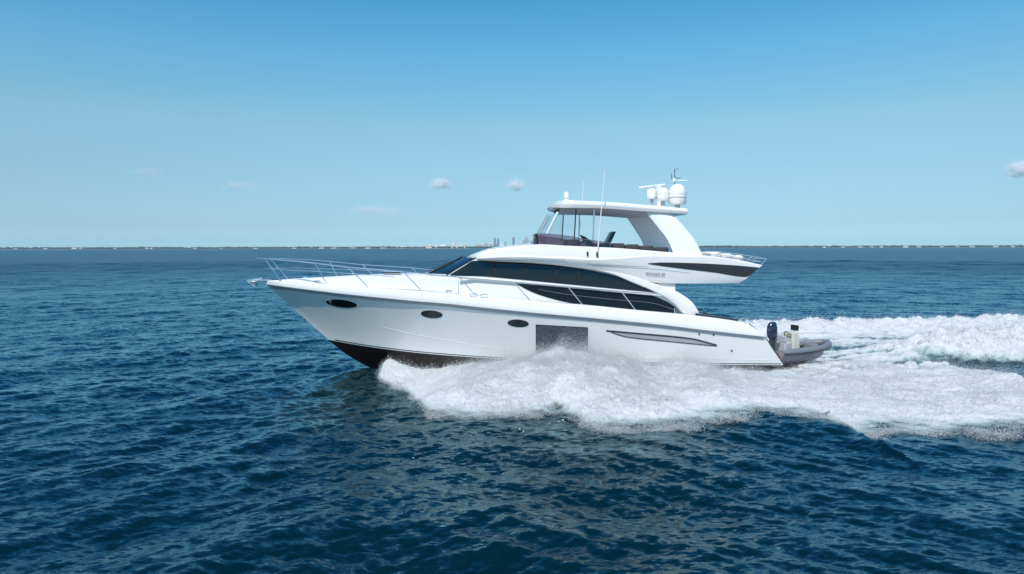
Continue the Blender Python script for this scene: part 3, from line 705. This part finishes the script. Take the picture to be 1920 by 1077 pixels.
# pixel outline of the near edge of the spray, laid on the water
def wat(u, v): d = pdir(u, v); t = -EYE.z / d.z; return EYE + d * t
edge_px = [(694, 716), (712, 721), (738, 731), (765, 744), (785, 770), (800, 787), (850, 792), (950, 788), (1050, 780), (1120, 808), (1250, 815), (1330, 806), (1400, 799), (1450, 787), (1540, 794), (1600, 810), (1640, 832), (1700, 820), (1800, 828), (1920, 832), (2300, 835)]
ew = [wat(u, v) for u, v in edge_px]; ex = np.array([p.x for p in ew]); ey = np.array([p.y for p in ew])
top_px = [(690, 712, .06), (706, 690, .40), (734, 684, .36), (788, 682, .22), (820, 678, .26), (842, 678, .44), (870, 674, .55), (930, 666, .68), (1000, 656, .86), (1050, 650, 1.06), (1095, 656, 1.0), (1140, 670, .80), (1190, 682, .62), (1222, 690, .54), (1262, 672, .76), (1300, 680, .66), (1345, 692, .48), (1400, 700, .38), (1500, 704, .36), (1650, 708, .36), (1800, 706, .38), (2000, 706, .42), (2300, 706, .42)]
hx = np.array([W(u, v, 2.1).x for u, v, _ in top_px]); hh_ = np.array([h for *_, h in top_px])
XS = W(1470, 685, 2.12).x                     # stern
def inner(x): # hull side of the near spray band
    yh = C0.y - 1.95 / math.cos(YAW) + np.tan(YAW) * x
    bow = np.clip((x - ex[0]) / 4.5, 0, 1); yh = yh + (1 - bow) * 1.2
    return yh + np.clip((x - XS) / 3, 0, 1) * .25
def near_foam(x, y):
    ye = np.interp(x, ex, ey); yi = inner(x); q = (y - ye) / (yi - ye)
    n = fbm(x * .55 + y * .2, y * .9, 4, 3); n_f = fbm(x * 2.1 + y * .6, y * 1.6, 4, 7); qq = q + (.15 * n + .07 * n_f) * np.clip(1.2 - q, 0, 1)
    Hs = np.interp(x, hx, hh_)
    sh = np.clip(qq, 0, 1) ** .72 * np.where(qq > .86, np.clip(1 - (qq - .86) * 1.6, .3, 1), 1)
    aft = np.clip((x - XS + 1) / 5, 0, 1)
    sh_aft = np.clip(qq * 3.2, 0, 1) ** .8 * (1 - .35 * np.clip(qq, 0, 1))
    sh = sh * (1 - aft) + sh_aft * aft
    b1_ = fbm(x * .8 + .3 * y, y * .8, 3, 11, .55, True); b2_ = fbm(x * 2.6, y * 3.0, 4, 17, .6, True)
    stk = fbm(x * .35, y * 2.2, 4, 61, .6) * aft
    h = Hs * sh * (1 + .28 * b1_ + .55 * stk) + (.03 + .05 * Hs) * b2_ * np.clip(qq * 4, 0, 1)
    m = np.clip(qq * 3.2 + .12, 0, 1.1) * np.clip((1.32 - q) * 5, 0, 1) * np.clip((x - ex[0] - .1) * 2.5, 0, 1)
    m = m - np.clip(.9 * (stk - .18), 0, .8) * 1.6
    hole = np.exp(-((q - 1.0) / .09) ** 2) * np.clip((x - XS + 4) / 2, 0, 1) * np.clip((XS + 8 - x) / 3, 0, 1) * (.55 + 1.6 * n_f)
    m = m - 1.3 * np.maximum(hole, 0)
    return np.maximum(h, 0) * np.clip(m, 0, 1), np.clip(m, 0, 1.2)
def far_foam(x, y):
    # stern wash and the wake of the far side
    cl = C0.y + np.tan(YAW) * x
    s = y - cl; xs = x - XS
    n = fbm(x * .35, y * .6, 4, 23); n2 = fbm(x * 1.1, y * 1.6, 4, 29, .6, True); n3 = fbm(x * 3.0, y * 3.6, 3, 31, .6, True)
    stk = fbm(x * .22, y * 1.5, 4, 67, .6)
    hump = .95 * np.exp(-((s - .9 - .05 * xs) / 1.7) ** 2) * np.clip((xs - 3.2) / 5, 0, 1)
    farb = .5 * np.exp(-((s - 8.6 - .10 * xs + .6 * n) / 1.9) ** 2) * np.clip((xs + 9) / 4, 0, 1)
    h = .05 + (hump + farb) * (1 + .45 * n2 + .35 * stk) + .07 * n2 + .045 * n3
    m = .5 + .5 * n2 + .8 * n + .75 * stk + hump * .9 + farb * 1.9 - .5 * np.exp(-((s - 3.2 + .5 * n) / 1.1) ** 2) * np.clip((xs - 1.5) / 3, 0, 1)
    m = m + .28 * np.exp(-((s - 4.5) / 2.5) ** 2)
    outer = (11.2 + .10 * xs + 1.2 * n) - s; m = m * np.clip(outer * 1.2, 0, 1)
    gap = np.clip((s + .9 + .25 * n) * 1.2, 0, 1); m = m * gap
    m = m * np.clip((xs + np.where(s > 3.0, 12, -.6)) * 1.5, 0, 1)
    return np.maximum(h, .01) * np.clip(m * 1.6, 0, 1), np.clip(m, 0, 1.4)
def wake_lift(x, y):
    ye = np.interp(x, ex, ey)
    ridge = .19 * np.exp(-((y - ye + .5) / .95) ** 2) * np.clip((x - 1.0) / 4, 0, 1) * (.6 + .8 * gnoise(x * .33, y * .2, 41))
    bow = .22 * np.exp(-(((x + 4.6) / 1.0) ** 2 + ((y - 22.9) / .9) ** 2))
    return ridge + bow

def np_mesh(name, co, quads, attrs=None):
    me = bpy.data.meshes.new(name); n = len(co); f = len(quads); k = quads.shape[1]
    me.vertices.add(n); me.vertices.foreach_set("co", co.astype(np.float32).ravel())
    me.loops.add(f * k); me.loops.foreach_set("vertex_index", quads.astype(np.int32).ravel())
    me.polygons.add(f); me.polygons.foreach_set("loop_start", np.arange(0, f * k, k, dtype=np.int32))
    for a, v in (attrs or {}).items():
        at = me.attributes.new(a, 'FLOAT', 'POINT'); at.data.foreach_set("value", v.astype(np.float32).ravel())
    me.update(calc_edges=True); me.validate()
    me.shade_smooth(); return me
def gridfaces(n, m, wrap=False):
    i = np.arange(n - 1)[:, None]; j = np.arange(m if wrap else m - 1)[None, :]; j2 = (j + 1) % m
    a = i * m + j; b = i * m + j2; c = (i + 1) * m + j2; d = (i + 1) * m + j
    return np.stack([a, d, c, b], -1).reshape(-1, 4)

RATIO = 1.0038
rads = [2.0]
while rads[-1] < 240: rads.append(rads[-1] * RATIO)
g = RATIO
while rads[-1] < 9600: g = min(g * 1.004, 1.05); rads.append(rads[-1] * g)
rads = np.array(rads); fine = np.arange(-R(56), R(56), 0.0029); rest = np.arange(R(56), 2 * np.pi - R(56), R(3)); ang_ = np.concatenate([fine, rest])
Rr, Aa = np.meshgrid(rads, ang_, indexing='ij'); X = Rr * np.sin(Aa); Y = Rr * np.cos(Aa)
da = np.where(Aa >= R(56), R(3), 0.0029); dr = np.gradient(rads)[:, None] * np.ones_like(Aa)
sp = np.maximum(dr, Rr * da)
z, dx, dy = sea(X, Y, sp)
near_m = (Rr < 60)
z = z + np.where(near_m, wake_lift(X, Y), 0)
co = np.stack([X - dx, Y - dy, z], -1).reshape(-1, 3)
me = np_mesh('sea', co, gridfaces(len(rads), len(ang_), True))
water = bpy.data.objects.new('sea', me); COL.objects.link(water); water['kind'] = 'structure'
wm = bpy.data.materials.new('sea_water'); wm.use_nodes = True; t = wm.node_tree; p = t.nodes["Principled BSDF"]
p.inputs["Base Color"].default_value = (0.0002, 0.0105, 0.0115, 1); p.inputs["Specular IOR Level"].default_value = .72; p.inputs["Specular Tint"].default_value = (.56, .93, 1, 1); p.inputs["IOR"].default_value = 1.38
geo = t.nodes.new("ShaderNodeNewGeometry"); prev = geo.outputs["Normal"]
# open water away from the yacht is wind-roughened below the size of the mesh
dl = t.nodes.new("ShaderNodeVectorMath"); dl.operation = 'DISTANCE'; dl.inputs[1].default_value = (0, 20, 0)
rg = t.nodes.new("ShaderNodeMapRange"); rg.inputs["From Min"].default_value = 15; rg.inputs["From Max"].default_value = 150; rg.inputs["To Min"].default_value = .05; rg.inputs["To Max"].default_value = .43
t.links.new(geo.outputs["Position"], dl.inputs[0]); t.links.new(dl.outputs["Value"], rg.inputs["Value"]); t.links.new(rg.outputs[0], p.inputs["Roughness"])
# ripples finer than the mesh: random small slopes added to the normal
for (sx, sy, rz, det, st) in ((.5, 1.5, 22, 3, .14), (2.2, 5.0, 18, 4, .28), (6.0, 14.0, 24, 4, .42)):
    mp = t.nodes.new("ShaderNodeMapping"); mp.inputs["Rotation"].default_value = (0, 0, R(rz)); mp.inputs["Scale"].default_value = (sx, sy, 1)
    nz = t.nodes.new("ShaderNodeTexNoise"); nz.inputs["Scale"].default_value = 1; nz.inputs["Detail"].default_value = det; nz.inputs["Roughness"].default_value = .55
    sb = t.nodes.new("ShaderNodeVectorMath"); sb.operation = 'SUBTRACT'; sb.inputs[1].default_value = (.5, .5, .5)
    ml = t.nodes.new("ShaderNodeVectorMath"); ml.operation = 'MULTIPLY'; ml.inputs[1].default_value = (st * 1.6, st * 3.2, 0)
    ad = t.nodes.new("ShaderNodeVectorMath"); ad.operation = 'ADD'
    t.links.new(geo.outputs["Position"], mp.inputs["Vector"]); t.links.new(mp.outputs[0], nz.inputs["Vector"]); t.links.new(nz.outputs["Color"], sb.inputs[0])
    t.links.new(sb.outputs[0], ml.inputs[0]); t.links.new(prev, ad.inputs[0]); t.links.new(ml.outputs[0], ad.inputs[1]); prev = ad.outputs[0]
nn = t.nodes.new("ShaderNodeVectorMath"); nn.operation = 'NORMALIZE'; t.links.new(prev, nn.inputs[0]); t.links.new(nn.outputs[0], p.inputs["Normal"]); t.links.new(nn.outputs[0], p.inputs["Coat Normal"])
# green-blue tint of the clear water film
p.inputs["Coat Weight"].default_value = 1.0; p.inputs["Coat IOR"].default_value = 1.08; p.inputs["Coat Roughness"].default_value = .3; p.inputs["Coat Tint"].default_value = (.80, .955, 1, 1)
me.materials.append(wm)

# ------------------------------------------------------------------ foam and spray
fm = bpy.data.materials.new('sea_foam'); fm.use_nodes = True; t = fm.node_tree; p = t.nodes["Principled BSDF"]
p.inputs["Base Color"].default_value = (.80, .83, .83, 1); p.inputs["Roughness"].default_value = .75; p.inputs["Specular IOR Level"].default_value = .2
out_ = t.nodes["Material Output"]; trl = t.nodes.new("ShaderNodeBsdfTranslucent"); trl.inputs[0].default_value = (.80, .86, .88, 1)
m1_ = t.nodes.new("ShaderNodeMixShader"); m1_.inputs[0].default_value = .4
tp_ = t.nodes.new("ShaderNodeBsdfTransparent"); m2_ = t.nodes.new("ShaderNodeMixShader")
at = t.nodes.new("ShaderNodeAttribute"); at.attribute_name = "foam_cover"
cm = t.nodes.new("ShaderNodeMix"); cm.data_type = 'RGBA'; cm.inputs["A"].default_value = (.40, .64, .60, 1); cm.inputs["B"].default_value = (.93, .95, .95, 1)
cmr = t.nodes.new("ShaderNodeMapRange"); cmr.inputs["From Min"].default_value = .25; cmr.inputs["From Max"].default_value = .75
t.links.new(at.outputs["Fac"], cmr.inputs["Value"]); t.links.new(cmr.outputs[0], cm.inputs["Factor"]); t.links.new(cm.outputs["Result"], p.inputs["Base Color"]); t.links.new(cm.outputs["Result"], trl.inputs[0])
gp = t.nodes.new("ShaderNodeNewGeometry"); mp = t.nodes.new("ShaderNodeMapping"); mp.inputs["Scale"].default_value = (2.2, 4.0, 3.0)
nz = t.nodes.new("ShaderNodeTexNoise"); nz.inputs["Scale"].default_value = 1.0; nz.inputs["Detail"].default_value = 7; nz.inputs["Roughness"].default_value = .68
ma = t.nodes.new("ShaderNodeMath"); ma.operation = 'ADD'
mr = t.nodes.new("ShaderNodeMapRange"); mr.inputs["From Min"].default_value = .78; mr.inputs["From Max"].default_value = 1.08; mr.clamp = True
t.links.new(gp.outputs["Position"], mp.inputs["Vector"]); t.links.new(mp.outputs[0], nz.inputs["Vector"]); t.links.new(nz.outputs["Fac"], ma.inputs[0]); t.links.new(at.outputs["Fac"], ma.inputs[1]); t.links.new(ma.outputs[0], mr.inputs["Value"])
nb = t.nodes.new("ShaderNodeTexNoise"); nb.inputs["Scale"].default_value = 9; nb.inputs["Detail"].default_value = 6; bp = t.nodes.new("ShaderNodeBump"); bp.inputs["Strength"].default_value = .35; bp.inputs["Distance"].default_value = .05
t.links.new(gp.outputs["Position"], nb.inputs["Vector"]); t.links.new(nb.outputs["Fac"], bp.inputs["Height"]); t.links.new(bp.outputs[0], p.inputs["Normal"])
t.links.new(p.outputs[0], m1_.inputs[1]); t.links.new(trl.outputs[0], m1_.inputs[2])
t.links.new(mr.outputs[0], m2_.inputs[0]); t.links.new(tp_.outputs[0], m2_.inputs[1]); t.links.new(m1_.outputs[0], m2_.inputs[2]); t.links.new(m2_.outputs[0], out_.inputs["Surface"])
dm = bpy.data.materials.new('spray_drop'); dm.use_nodes = True; t = dm.node_tree; t.nodes.clear()
o_ = t.nodes.new("ShaderNodeOutputMaterial"); d_ = t.nodes.new("ShaderNodeBsdfDiffuse"); r_ = t.nodes.new("ShaderNodeBsdfTranslucent"); x_ = t.nodes.new("ShaderNodeMixShader"); x_.inputs[0].default_value = .5
d_.inputs[0].default_value = (.93, .95, .95, 1); r_.inputs[0].default_value = (.93, .95, .95, 1)
t.links.new(d_.outputs[0], x_.inputs[1]); t.links.new(r_.outputs[0], x_.inputs[2]); t.links.new(x_.outputs[0], o_.inputs[0])

def foam_sheet(name, x0, x1, y0, y1, st, fn, label):
    xs = np.arange(x0, x1, st); ys = np.arange(y0, y1, st); X, Y = np.meshgrid(xs, ys, indexing='ij')
    h, m = fn(X, Y); z0, _, _ = sea(X, Y, np.full_like(X, .25), False); z0 = z0 + wake_lift(X, Y)
    Z = z0 + h + .01
    co = np.stack([X, Y, Z], -1).reshape(-1, 3); q = gridfaces(len(xs), len(ys)); mm = m.ravel()
    keep = (mm[q].max(1) > .12); q = q[keep]
    used = np.unique(q); remap = np.full(len(co), -1); remap[used] = np.arange(len(used))
    me = np_mesh(name, co[used], remap[q], {'foam_cover': np.clip(mm[used], 0, 1.2)})
    me.materials.append(fm); o = bpy.data.objects.new(name, me); COL.objects.link(o); tag(o, label, 'foam', None, 'stuff')
    return X, Y, Z, h, m
NX = foam_sheet('bow_spray', -5.2, 15.5, 13.5, 24.2, .034, near_foam, 'thick white spray thrown out along the near side of the yacht')
FX = foam_sheet('wake_foam', -1.0, 34, 22.0, 45, .075, far_foam, 'churned white wake foam spreading behind the yacht')

def drops(name, src, N, wfun, spread, size, label, push):
    X, Y, Z, h, m = src; wgt = wfun(X, Y, h, m).ravel(); wgt = np.maximum(wgt, 0); wgt /= wgt.sum()
    idx = rng.choice(len(wgt), N, p=wgt); hx_ = h.ravel()[idx]
    P = np.stack([X.ravel()[idx], Y.ravel()[idx], Z.ravel()[idx]], -1)
    pl_ = np.clip(.75 + 1.5 * fbm(P[:, 0] * 1.3, P[:, 1] * .9, 3, 51), .15, 3)      # uneven plumes
    e = rng.exponential(1, N) * spread * (.2 + hx_) * pl_
    P[:, 2] += e - .02; P[:, 0] += rng.normal(0, .05, N) + e * push[0] * rng.uniform(0, 1, N); P[:, 1] += rng.normal(0, .05, N) + e * push[1] * rng.uniform(-.2, 1, N)
    s = size * np.exp(rng.normal(0, .45, N)) / (1 + e * 1.5)
    V = rng.normal(size=(N, 4, 3)); V /= np.linalg.norm(V, axis=2, keepdims=True)
    co = (P[:, None, :] + V * s[:, None, None]).reshape(-1, 3)
    b = np.arange(N)[:, None, None] * 4 + np.array([[0, 1, 2], [0, 3, 1], [1, 3, 2], [0, 2, 3]])[None]
    me = np_mesh(name, co, b.reshape(-1, 3)); me.materials.append(dm)
    o = bpy.data.objects.new(name, me); COL.objects.link(o); tag(o, label, 'spray', None, 'stuff')
drops('spray_droplets', NX, 560000, lambda X, Y, h, m: (m > .2) * (.06 + h ** 1.5 + .6 * np.exp(-((Y - np.interp(X, ex, ey)) / .6) ** 2)) * np.clip(1 + 1.6 * fbm(X * 1.2, Y * 1.2, 3, 77), .1, 3), .26, .0085, 'fine white droplets flying off the spray beside the hull', (.6, -1.0))
drops('spray_mist', NX, 150000, lambda X, Y, h, m: (m > .3) * np.clip(h - .15, 0, 2) ** 1.3 * np.clip(.6 + 2.2 * fbm(X * .9, Y * .7, 3, 78), .05, 3), .62, .0062, 'thin veil of mist hanging over the spray beside the hull', (.5, -.5))
drops('stern_spray', FX, 45000, lambda X, Y, h, m: np.exp(-((X - XS - 2.0) / 1.6) ** 2 - ((Y - C0.y + .8) / 1.1) ** 2), .9, .0085, 'fine spray drifting around the tender and swim platform', (.8, -.2))
drops('wake_droplets', FX, 130000, lambda X, Y, h, m: (m > .5) * (h ** 2), .16, .013, 'droplets thrown up over the wake behind the yacht', (.8, -.3))

# ================================================================== far shore
YS = 4500.0
mb = MB(); xs = np.linspace(-7500, 7500, 160)
P = [[Vector((x, YS + 40 * math.sin(x * .004) + 25 * math.sin(x * .011), -1)), Vector((x, YS + 60 + 40 * math.sin(x * .004) + 25 * math.sin(x * .011), 2.5)), Vector((x, YS + 2500, 4)), Vector((x, YS + 2500, -1))] for x in xs]
mb.grid(P); o = obj('far_shore', mb, mat('shore_ground', (.16, .17, .12), .9, var=.3, vscale=.01)); o['kind'] = 'structure'
leaf = mat('far_foliage', (.06, .085, .06), .9, var=.4, vscale=.02)
N = 2600; vs = []; fs = []
px = rng.uniform(-5200, 5200, N); py = YS + 70 + rng.uniform(0, 500, N); hgt = 11 + 6 * gnoise(px / 260, py * 0, 3) + 5 * gnoise(px / 60, py * 0, 4) + rng.uniform(-2, 3, N); wdt = rng.uniform(7, 19, N)
for i in range(N):
    o_ = len(vs); n = 7
    for (k, rr_) in ((.12, .7), (.45, 1.0), (.78, .8), (1.0, .25)):
        for j in range(n):
            a = 2 * math.pi * j / n + k; r = wdt[i] * rr_ * random.uniform(.75, 1.2)
            vs.append((px[i] + r * math.cos(a), py[i] + r * math.sin(a) * .6, 2 + hgt[i] * k * random.uniform(.9, 1.08)))
    for l in range(3):
        for j in range(n): fs.append((o_ + l * n + j, o_ + l * n + (j + 1) % n, o_ + (l + 1) * n + (j + 1) % n, o_ + (l + 1) * n + j))
    fs.append(tuple(o_ + 3 * n + j for j in range(n)))
me = bpy.data.meshes.new('shore_woodland'); me.from_pydata(vs, [], fs); me.materials.append(leaf)
o = bpy.data.objects.new('shore_woodland', me); COL.objects.link(o); tag(o, 'low dark line of trees all along the far shore', 'woodland', None, 'stuff')

WALL = {'white': mat('white_wall', (.78, .78, .76), .7, var=.05, vscale=.05), 'cream': mat('cream_wall', (.72, .66, .55), .7, var=.05, vscale=.05),
        'grey': mat('grey_wall', (.50, .53, .56), .6, var=.08, vscale=.05), 'blue': mat('bluish_glass_wall', (.24, .31, .37), .25, var=.15, vscale=.05),
        'tan': mat('tan_wall', (.50, .40, .30), .7, var=.06, vscale=.05), 'dark': mat('dark_glass_wall', (.10, .14, .18), .2, var=.2, vscale=.05)}
WIN = mat('far_window', (.18, .22, .25), .2, var=.2, vscale=.1); ROOF = mat('far_roof', (.30, .27, .25), .8, var=.15, vscale=.05)
def building(name, label, cat, u, wpx, vtop, wall, depth=60, style='slab', Yd=0, group=None, bands=True):
    Yb = YS + 120 + Yd; a = WY(u, 466, Yb); wd = wpx * Yb / F; zt = WY(u, vtop, Yb).z; b0 = 2.0; H_ = max(zt - b0, 6)
    root = thing(name, label, cat, (a.x, Yb, b0), group); c = Vector((a.x, Yb, b0))
    mb = MB()
    if style == 'house':
        mb.box(c + UP * H_ * .32, (wd, depth, H_ * .64)); obj('wall', mb, wall, root, smooth=False)
        mb = MB(); z1 = b0 + H_ * .64; x0, x1, y0, y1 = a.x - wd * .56, a.x + wd * .56, Yb - depth * .56, Yb + depth * .56
        mb.add([(x0, y0, z1), (x1, y0, z1), (x1, y1, z1), (x0, y1, z1), (a.x - wd * .3, Yb, b0 + H_), (a.x + wd * .3, Yb, b0 + H_)], [(0, 1, 5, 4), (2, 3, 4, 5), (1, 2, 5), (3, 0, 4), (0, 3, 2, 1)])
        obj('roof', mb, ROOF, root, smooth=False)
    else:
        if style == 'step':
            mb.box(c + UP * H_ * .35, (wd, depth, H_ * .7)); mb.box(c + UP * H_ * .85 + Vector((wd * .1, 0, 0)), (wd * .62, depth * .7, H_ * .3))
        elif style == 'twin':
            mb.box(c + UP * H_ * .5 - Vector((wd * .3, 0, 0)), (wd * .38, depth, H_)); mb.box(c + UP * H_ * .46 + Vector((wd * .3, 0, 0)), (wd * .36, depth, H_ * .92)); mb.box(c + UP * H_ * .2, (wd * 1.1, depth * 1.2, H_ * .4))
        else:
            mb.box(c + UP * H_ * .5, (wd, depth, H_)); mb.box(c + UP * H_ * .06, (wd * 1.25, depth * 1.2, H_ * .12))
        obj('wall', mb, wall, root, smooth=False)
        mb = MB(); mb.box(c + UP * (H_ + 2.5) + Vector((wd * .08, 0, 0)), (wd * .4, depth * .4, 5)); obj('roof_plant', mb, WALL['grey'], root, smooth=False)
        if bands:
            mb = MB(); nf = max(2, int(H_ / 9)); hw_ = wd * (.9 if style != 'twin' else .0)
            for k in range(1, nf):
                zz = H_ * k / nf
                if style == 'twin':
                    for s in (-.3, .3):
                        if k == 1: tw_ = mb if s < 0 else MB()
                        if k == 1 and s > 0: mb2_ = tw_
                        (mb if s < 0 else mb2_).box(c + UP * zz * .9 + Vector((wd * s, -depth / 2 - .3, 0)), (wd * .3, .6, 3))
                else:
                    f_ = .56 if (style == 'step' and zz > H_ * .68) else .9
                    dd = -depth / 2 - .3 if f_ == .9 else -depth * .35 - .3
                    mb.box(c + UP * zz + Vector((wd * (.1 if f_ == .56 else 0), dd, 0)), (wd * f_, .6, 3))
            obj('window_band', mb, WIN, root, smooth=False)
            if style == 'twin': obj('window_band', mb2_, WIN, root, smooth=False)
    return root
T_ = [
 ('tall dark glass tower at the right end of the skyline, beside the flybridge screen', 1006, 6, 439, 'dark', 'slab'),
 ('broad grey tower with a stepped top, near the right end of the skyline', 986, 12, 444, 'grey', 'step'),
 ('low cream block at the foot of the stepped grey tower', 976, 10, 455, 'cream', 'slab'),
 ('slim bluish tower just left of the stepped grey tower', 963, 4.5, 445, 'blue', 'slab'),
 ('white block in front of the slim bluish tower', 969, 8, 458, 'white', 'slab'),
 ('thin grey tower standing between the twin towers and the bluish tower', 948, 4, 452, 'grey', 'slab'),
 ('pair of tall narrow grey towers joined by a podium, left of the bluish tower', 931, 10, 446, 'blue', 'twin'),
 ('white mid-rise block below the twin towers', 920, 9, 456, 'white', 'slab'),
 ('pale block right of the twin towers', 941, 8, 459, 'white', 'slab'),
 ('grey mid-rise tower at the left edge of the tall towers', 911, 6, 456, 'grey', 'slab'),
 ('pale tan low-rise block, left of the grey mid-rise tower', 898, 10, 461, 'tan', 'slab'),
 ('white twin-topped block left of the tall towers', 876, 7, 459.5, 'white', 'twin'),
 ('long low cream hall in the middle of the skyline', 860, 22, 462, 'cream', 'slab'),
 ('rounded white stepped block, highest in the middle of the low skyline', 849, 10, 457, 'white', 'step'),
 ('wide white low-rise with a stepped top, left of the long cream hall', 829, 14, 460.5, 'white', 'step'),
 ('small white block left of the wide white low-rise', 817, 9, 462, 'white', 'slab'),
 ('cream stepped block in the left part of the low skyline', 805, 9, 461, 'cream', 'step'),
 ('grey low-rise block between white ones in the low skyline', 791, 8, 463, 'grey', 'slab'),
 ('bright white long block at the left end of the skyline', 754, 16, 463.5, 'white', 'slab'),
 ('small tan block near the left end of the skyline', 776, 9, 464, 'tan', 'slab'),
 ('bluish mid-rise right of the stepped grey tower', 998, 6, 452, 'blue', 'slab'),
]
for i, (lab, u, wpx, vt_, wl, stl) in enumerate(T_):
    if vt_ > 459: vt_ -= 1.3; wpx *= 1.15
    building('tower_block' if vt_ < 457 else 'city_building', lab, 'tower' if vt_ < 457 else 'building', u, wpx, vt_, WALL[wl], 50, stl, Yd=(i % 4) * 90, group='buildings of the far city skyline')
HL = [(30, 6, 466.0), (86, 7, 465.5), (140, 9, 463.2), (152, 6, 464.2), (216, 5, 466), (276, 5, 464.8), (284, 4, 464.6), (366, 6, 466), (415, 6, 465.5), (480, 8, 465.5), (552, 7, 465.5), (603, 9, 464.2), (625, 11, 464.5), (662, 10, 464), (690, 10, 464), (718, 9, 464.3)]
HRt = [(1545, 5, 461.8), (1580, 6, 462), (1612, 8, 461.8), (1634, 8, 462), (1652, 6, 461.5), (1697, 9, 461), (1722, 7, 461.6), (1765, 6, 461.2), (1795, 8, 461.2), (1822, 8, 461.4), (1866, 9, 461), (1898, 6, 460.8)]
ORD = ['first', 'second', 'third', 'fourth', 'fifth', 'sixth', 'seventh', 'eighth', 'ninth', 'tenth', 'eleventh', 'twelfth', 'thirteenth', 'fourteenth', 'fifteenth', 'sixteenth']
for side, lst in (('left', HL), ('right', HRt)):
    for i, (u, wpx, vt_) in enumerate(lst):
        wl = ('white', 'cream', 'white', 'white', 'tan')[(i * 3) % 5]
        building('shore_house', f'tiny {wl} far shore house, {ORD[i]} from the left ' + ('edge of the photo' if side == 'left' else 'right of the yacht'), 'house', u, wpx, vt_, WALL[wl], 14, 'house', Yd=-90 - (i % 3) * 8, group='houses along the far shore')

# ================================================================== small clouds far off
def cloud(label, u, v, wpx, hpx, dens, seed):
    Yc = 9500.0; c = WY(u, v, Yc); k = Yc / F; wd, hg = wpx * k, hpx * k
    bm = bmesh.new(); rs = random.Random(seed)
    bmesh.ops.create_icosphere(bm, subdivisions=4, radius=1.0)
    for vtx in bm.verts: vtx.co *= 1 + .16 * math.sin(vtx.co.x * 5.1 + seed) * math.cos(vtx.co.z * 4.3 + seed * 2) + .1 * math.sin(vtx.co.x * 11 + vtx.co.y * 7 + seed)
    for vtx in bm.verts: vtx.co = Vector((vtx.co.x * wd / 2, vtx.co.y * wd / 2.5, vtx.co.z * hg / 2 * (1 if vtx.co.z > 0 else .75)))
    me = bpy.data.meshes.new('cloud'); bm.to_mesh(me); bm.free(); me.shade_smooth()
    m = bpy.data.materials.new('cloud_vapour'); m.use_nodes = True; t = m.node_tree; t.nodes.clear()
    o_ = t.nodes.new("ShaderNodeOutputMaterial"); pv = t.nodes.new("ShaderNodeVolumePrincipled"); pv.inputs["Color"].default_value = (1, 1, 1, 1); pv.inputs["Anisotropy"].default_value = -.3
    tc = t.nodes.new("ShaderNodeTexCoord"); nz = t.nodes.new("ShaderNodeTexNoise"); nz.inputs["Scale"].default_value = 5.0 / wd; nz.inputs["Detail"].default_value = 7; nz.inputs["Roughness"].default_value = .68
    mp = t.nodes.new("ShaderNodeMapping"); mp.inputs["Location"].default_value = (seed * 731.0, seed * 97.0, 0); mp.inputs["Scale"].default_value = (1, 1, 1.7)
    t.links.new(tc.outputs["Object"], mp.inputs["Vector"]); t.links.new(mp.outputs[0], nz.inputs["Vector"])
    # falls off towards the rim of the puff
    sc = t.nodes.new("ShaderNodeVectorMath"); sc.operation = 'MULTIPLY'; sc.inputs[1].default_value = (2 / wd, 2.5 / wd, 2 / hg)
    ln = t.nodes.new("ShaderNodeVectorMath"); ln.operation = 'LENGTH'
    t.links.new(tc.outputs["Object"], sc.inputs[0]); t.links.new(sc.outputs[0], ln.inputs[0])
    ma = t.nodes.new("ShaderNodeMath"); ma.operation = 'MULTIPLY_ADD'; ma.inputs[1].default_value = -.40; t.links.new(ln.outputs["Value"], ma.inputs[0]); t.links.new(nz.outputs["Fac"], ma.inputs[2])
    mr = t.nodes.new("ShaderNodeMapRange"); mr.inputs["From Min"].default_value = .24; mr.inputs["From Max"].default_value = .50; mr.inputs["To Max"].default_value = dens
    t.links.new(ma.outputs[0], mr.inputs["Value"]); t.links.new(mr.outputs[0], pv.inputs["Density"]); t.links.new(pv.outputs[0], o_.inputs["Volume"])
    me.materials.append(m); o = bpy.data.objects.new('cloud', me); o.location = c; COL.objects.link(o)
    tag(o, label, 'cloud', 'small clouds low in the sky')
cloud('small white puffy cloud left of the hardtop, above the city', 826, 345, 62, 36, .022, 1)
cloud('smallest bright white cloud, nearest the yacht hardtop', 968, 347, 54, 32, .026, 2)
cloud('white cloud cut off by the right edge of the photo', 1914, 316, 76, 48, .024, 3)
cloud('long faint smear of cloud below the puffy ones, above the low skyline', 700, 395, 150, 36, .0035, 4)
cloud('faint flat cloud over the bow rail', 446, 349, 110, 24, .004, 5)
cloud('faintest small cloud, farthest left in the sky', 276, 322, 90, 24, .0028, 6)

# ================================================================== thin sea haze
mb = MB(); mb.box((0, 0, 72), (20400, 20400, 152)); hz = obj('haze', mb, 'gel', smooth=False); hz['kind'] = 'stuff'
hm = bpy.data.materials.new('sea_haze'); hm.use_nodes = True; t = hm.node_tree; t.nodes.clear()
o_ = t.nodes.new("ShaderNodeOutputMaterial"); pv = t.nodes.new("ShaderNodeVolumePrincipled"); pv.inputs["Color"].default_value = (.58, .86, 1.0, 1); pv.inputs["Density"].default_value = 4.5e-5
t.links.new(pv.outputs[0], o_.inputs["Volume"]); hz.data.materials.clear(); hz.data.materials.append(hm)
hz['label'] = 'thin pale sea haze that fades the far shore'; hz['category'] = 'haze'
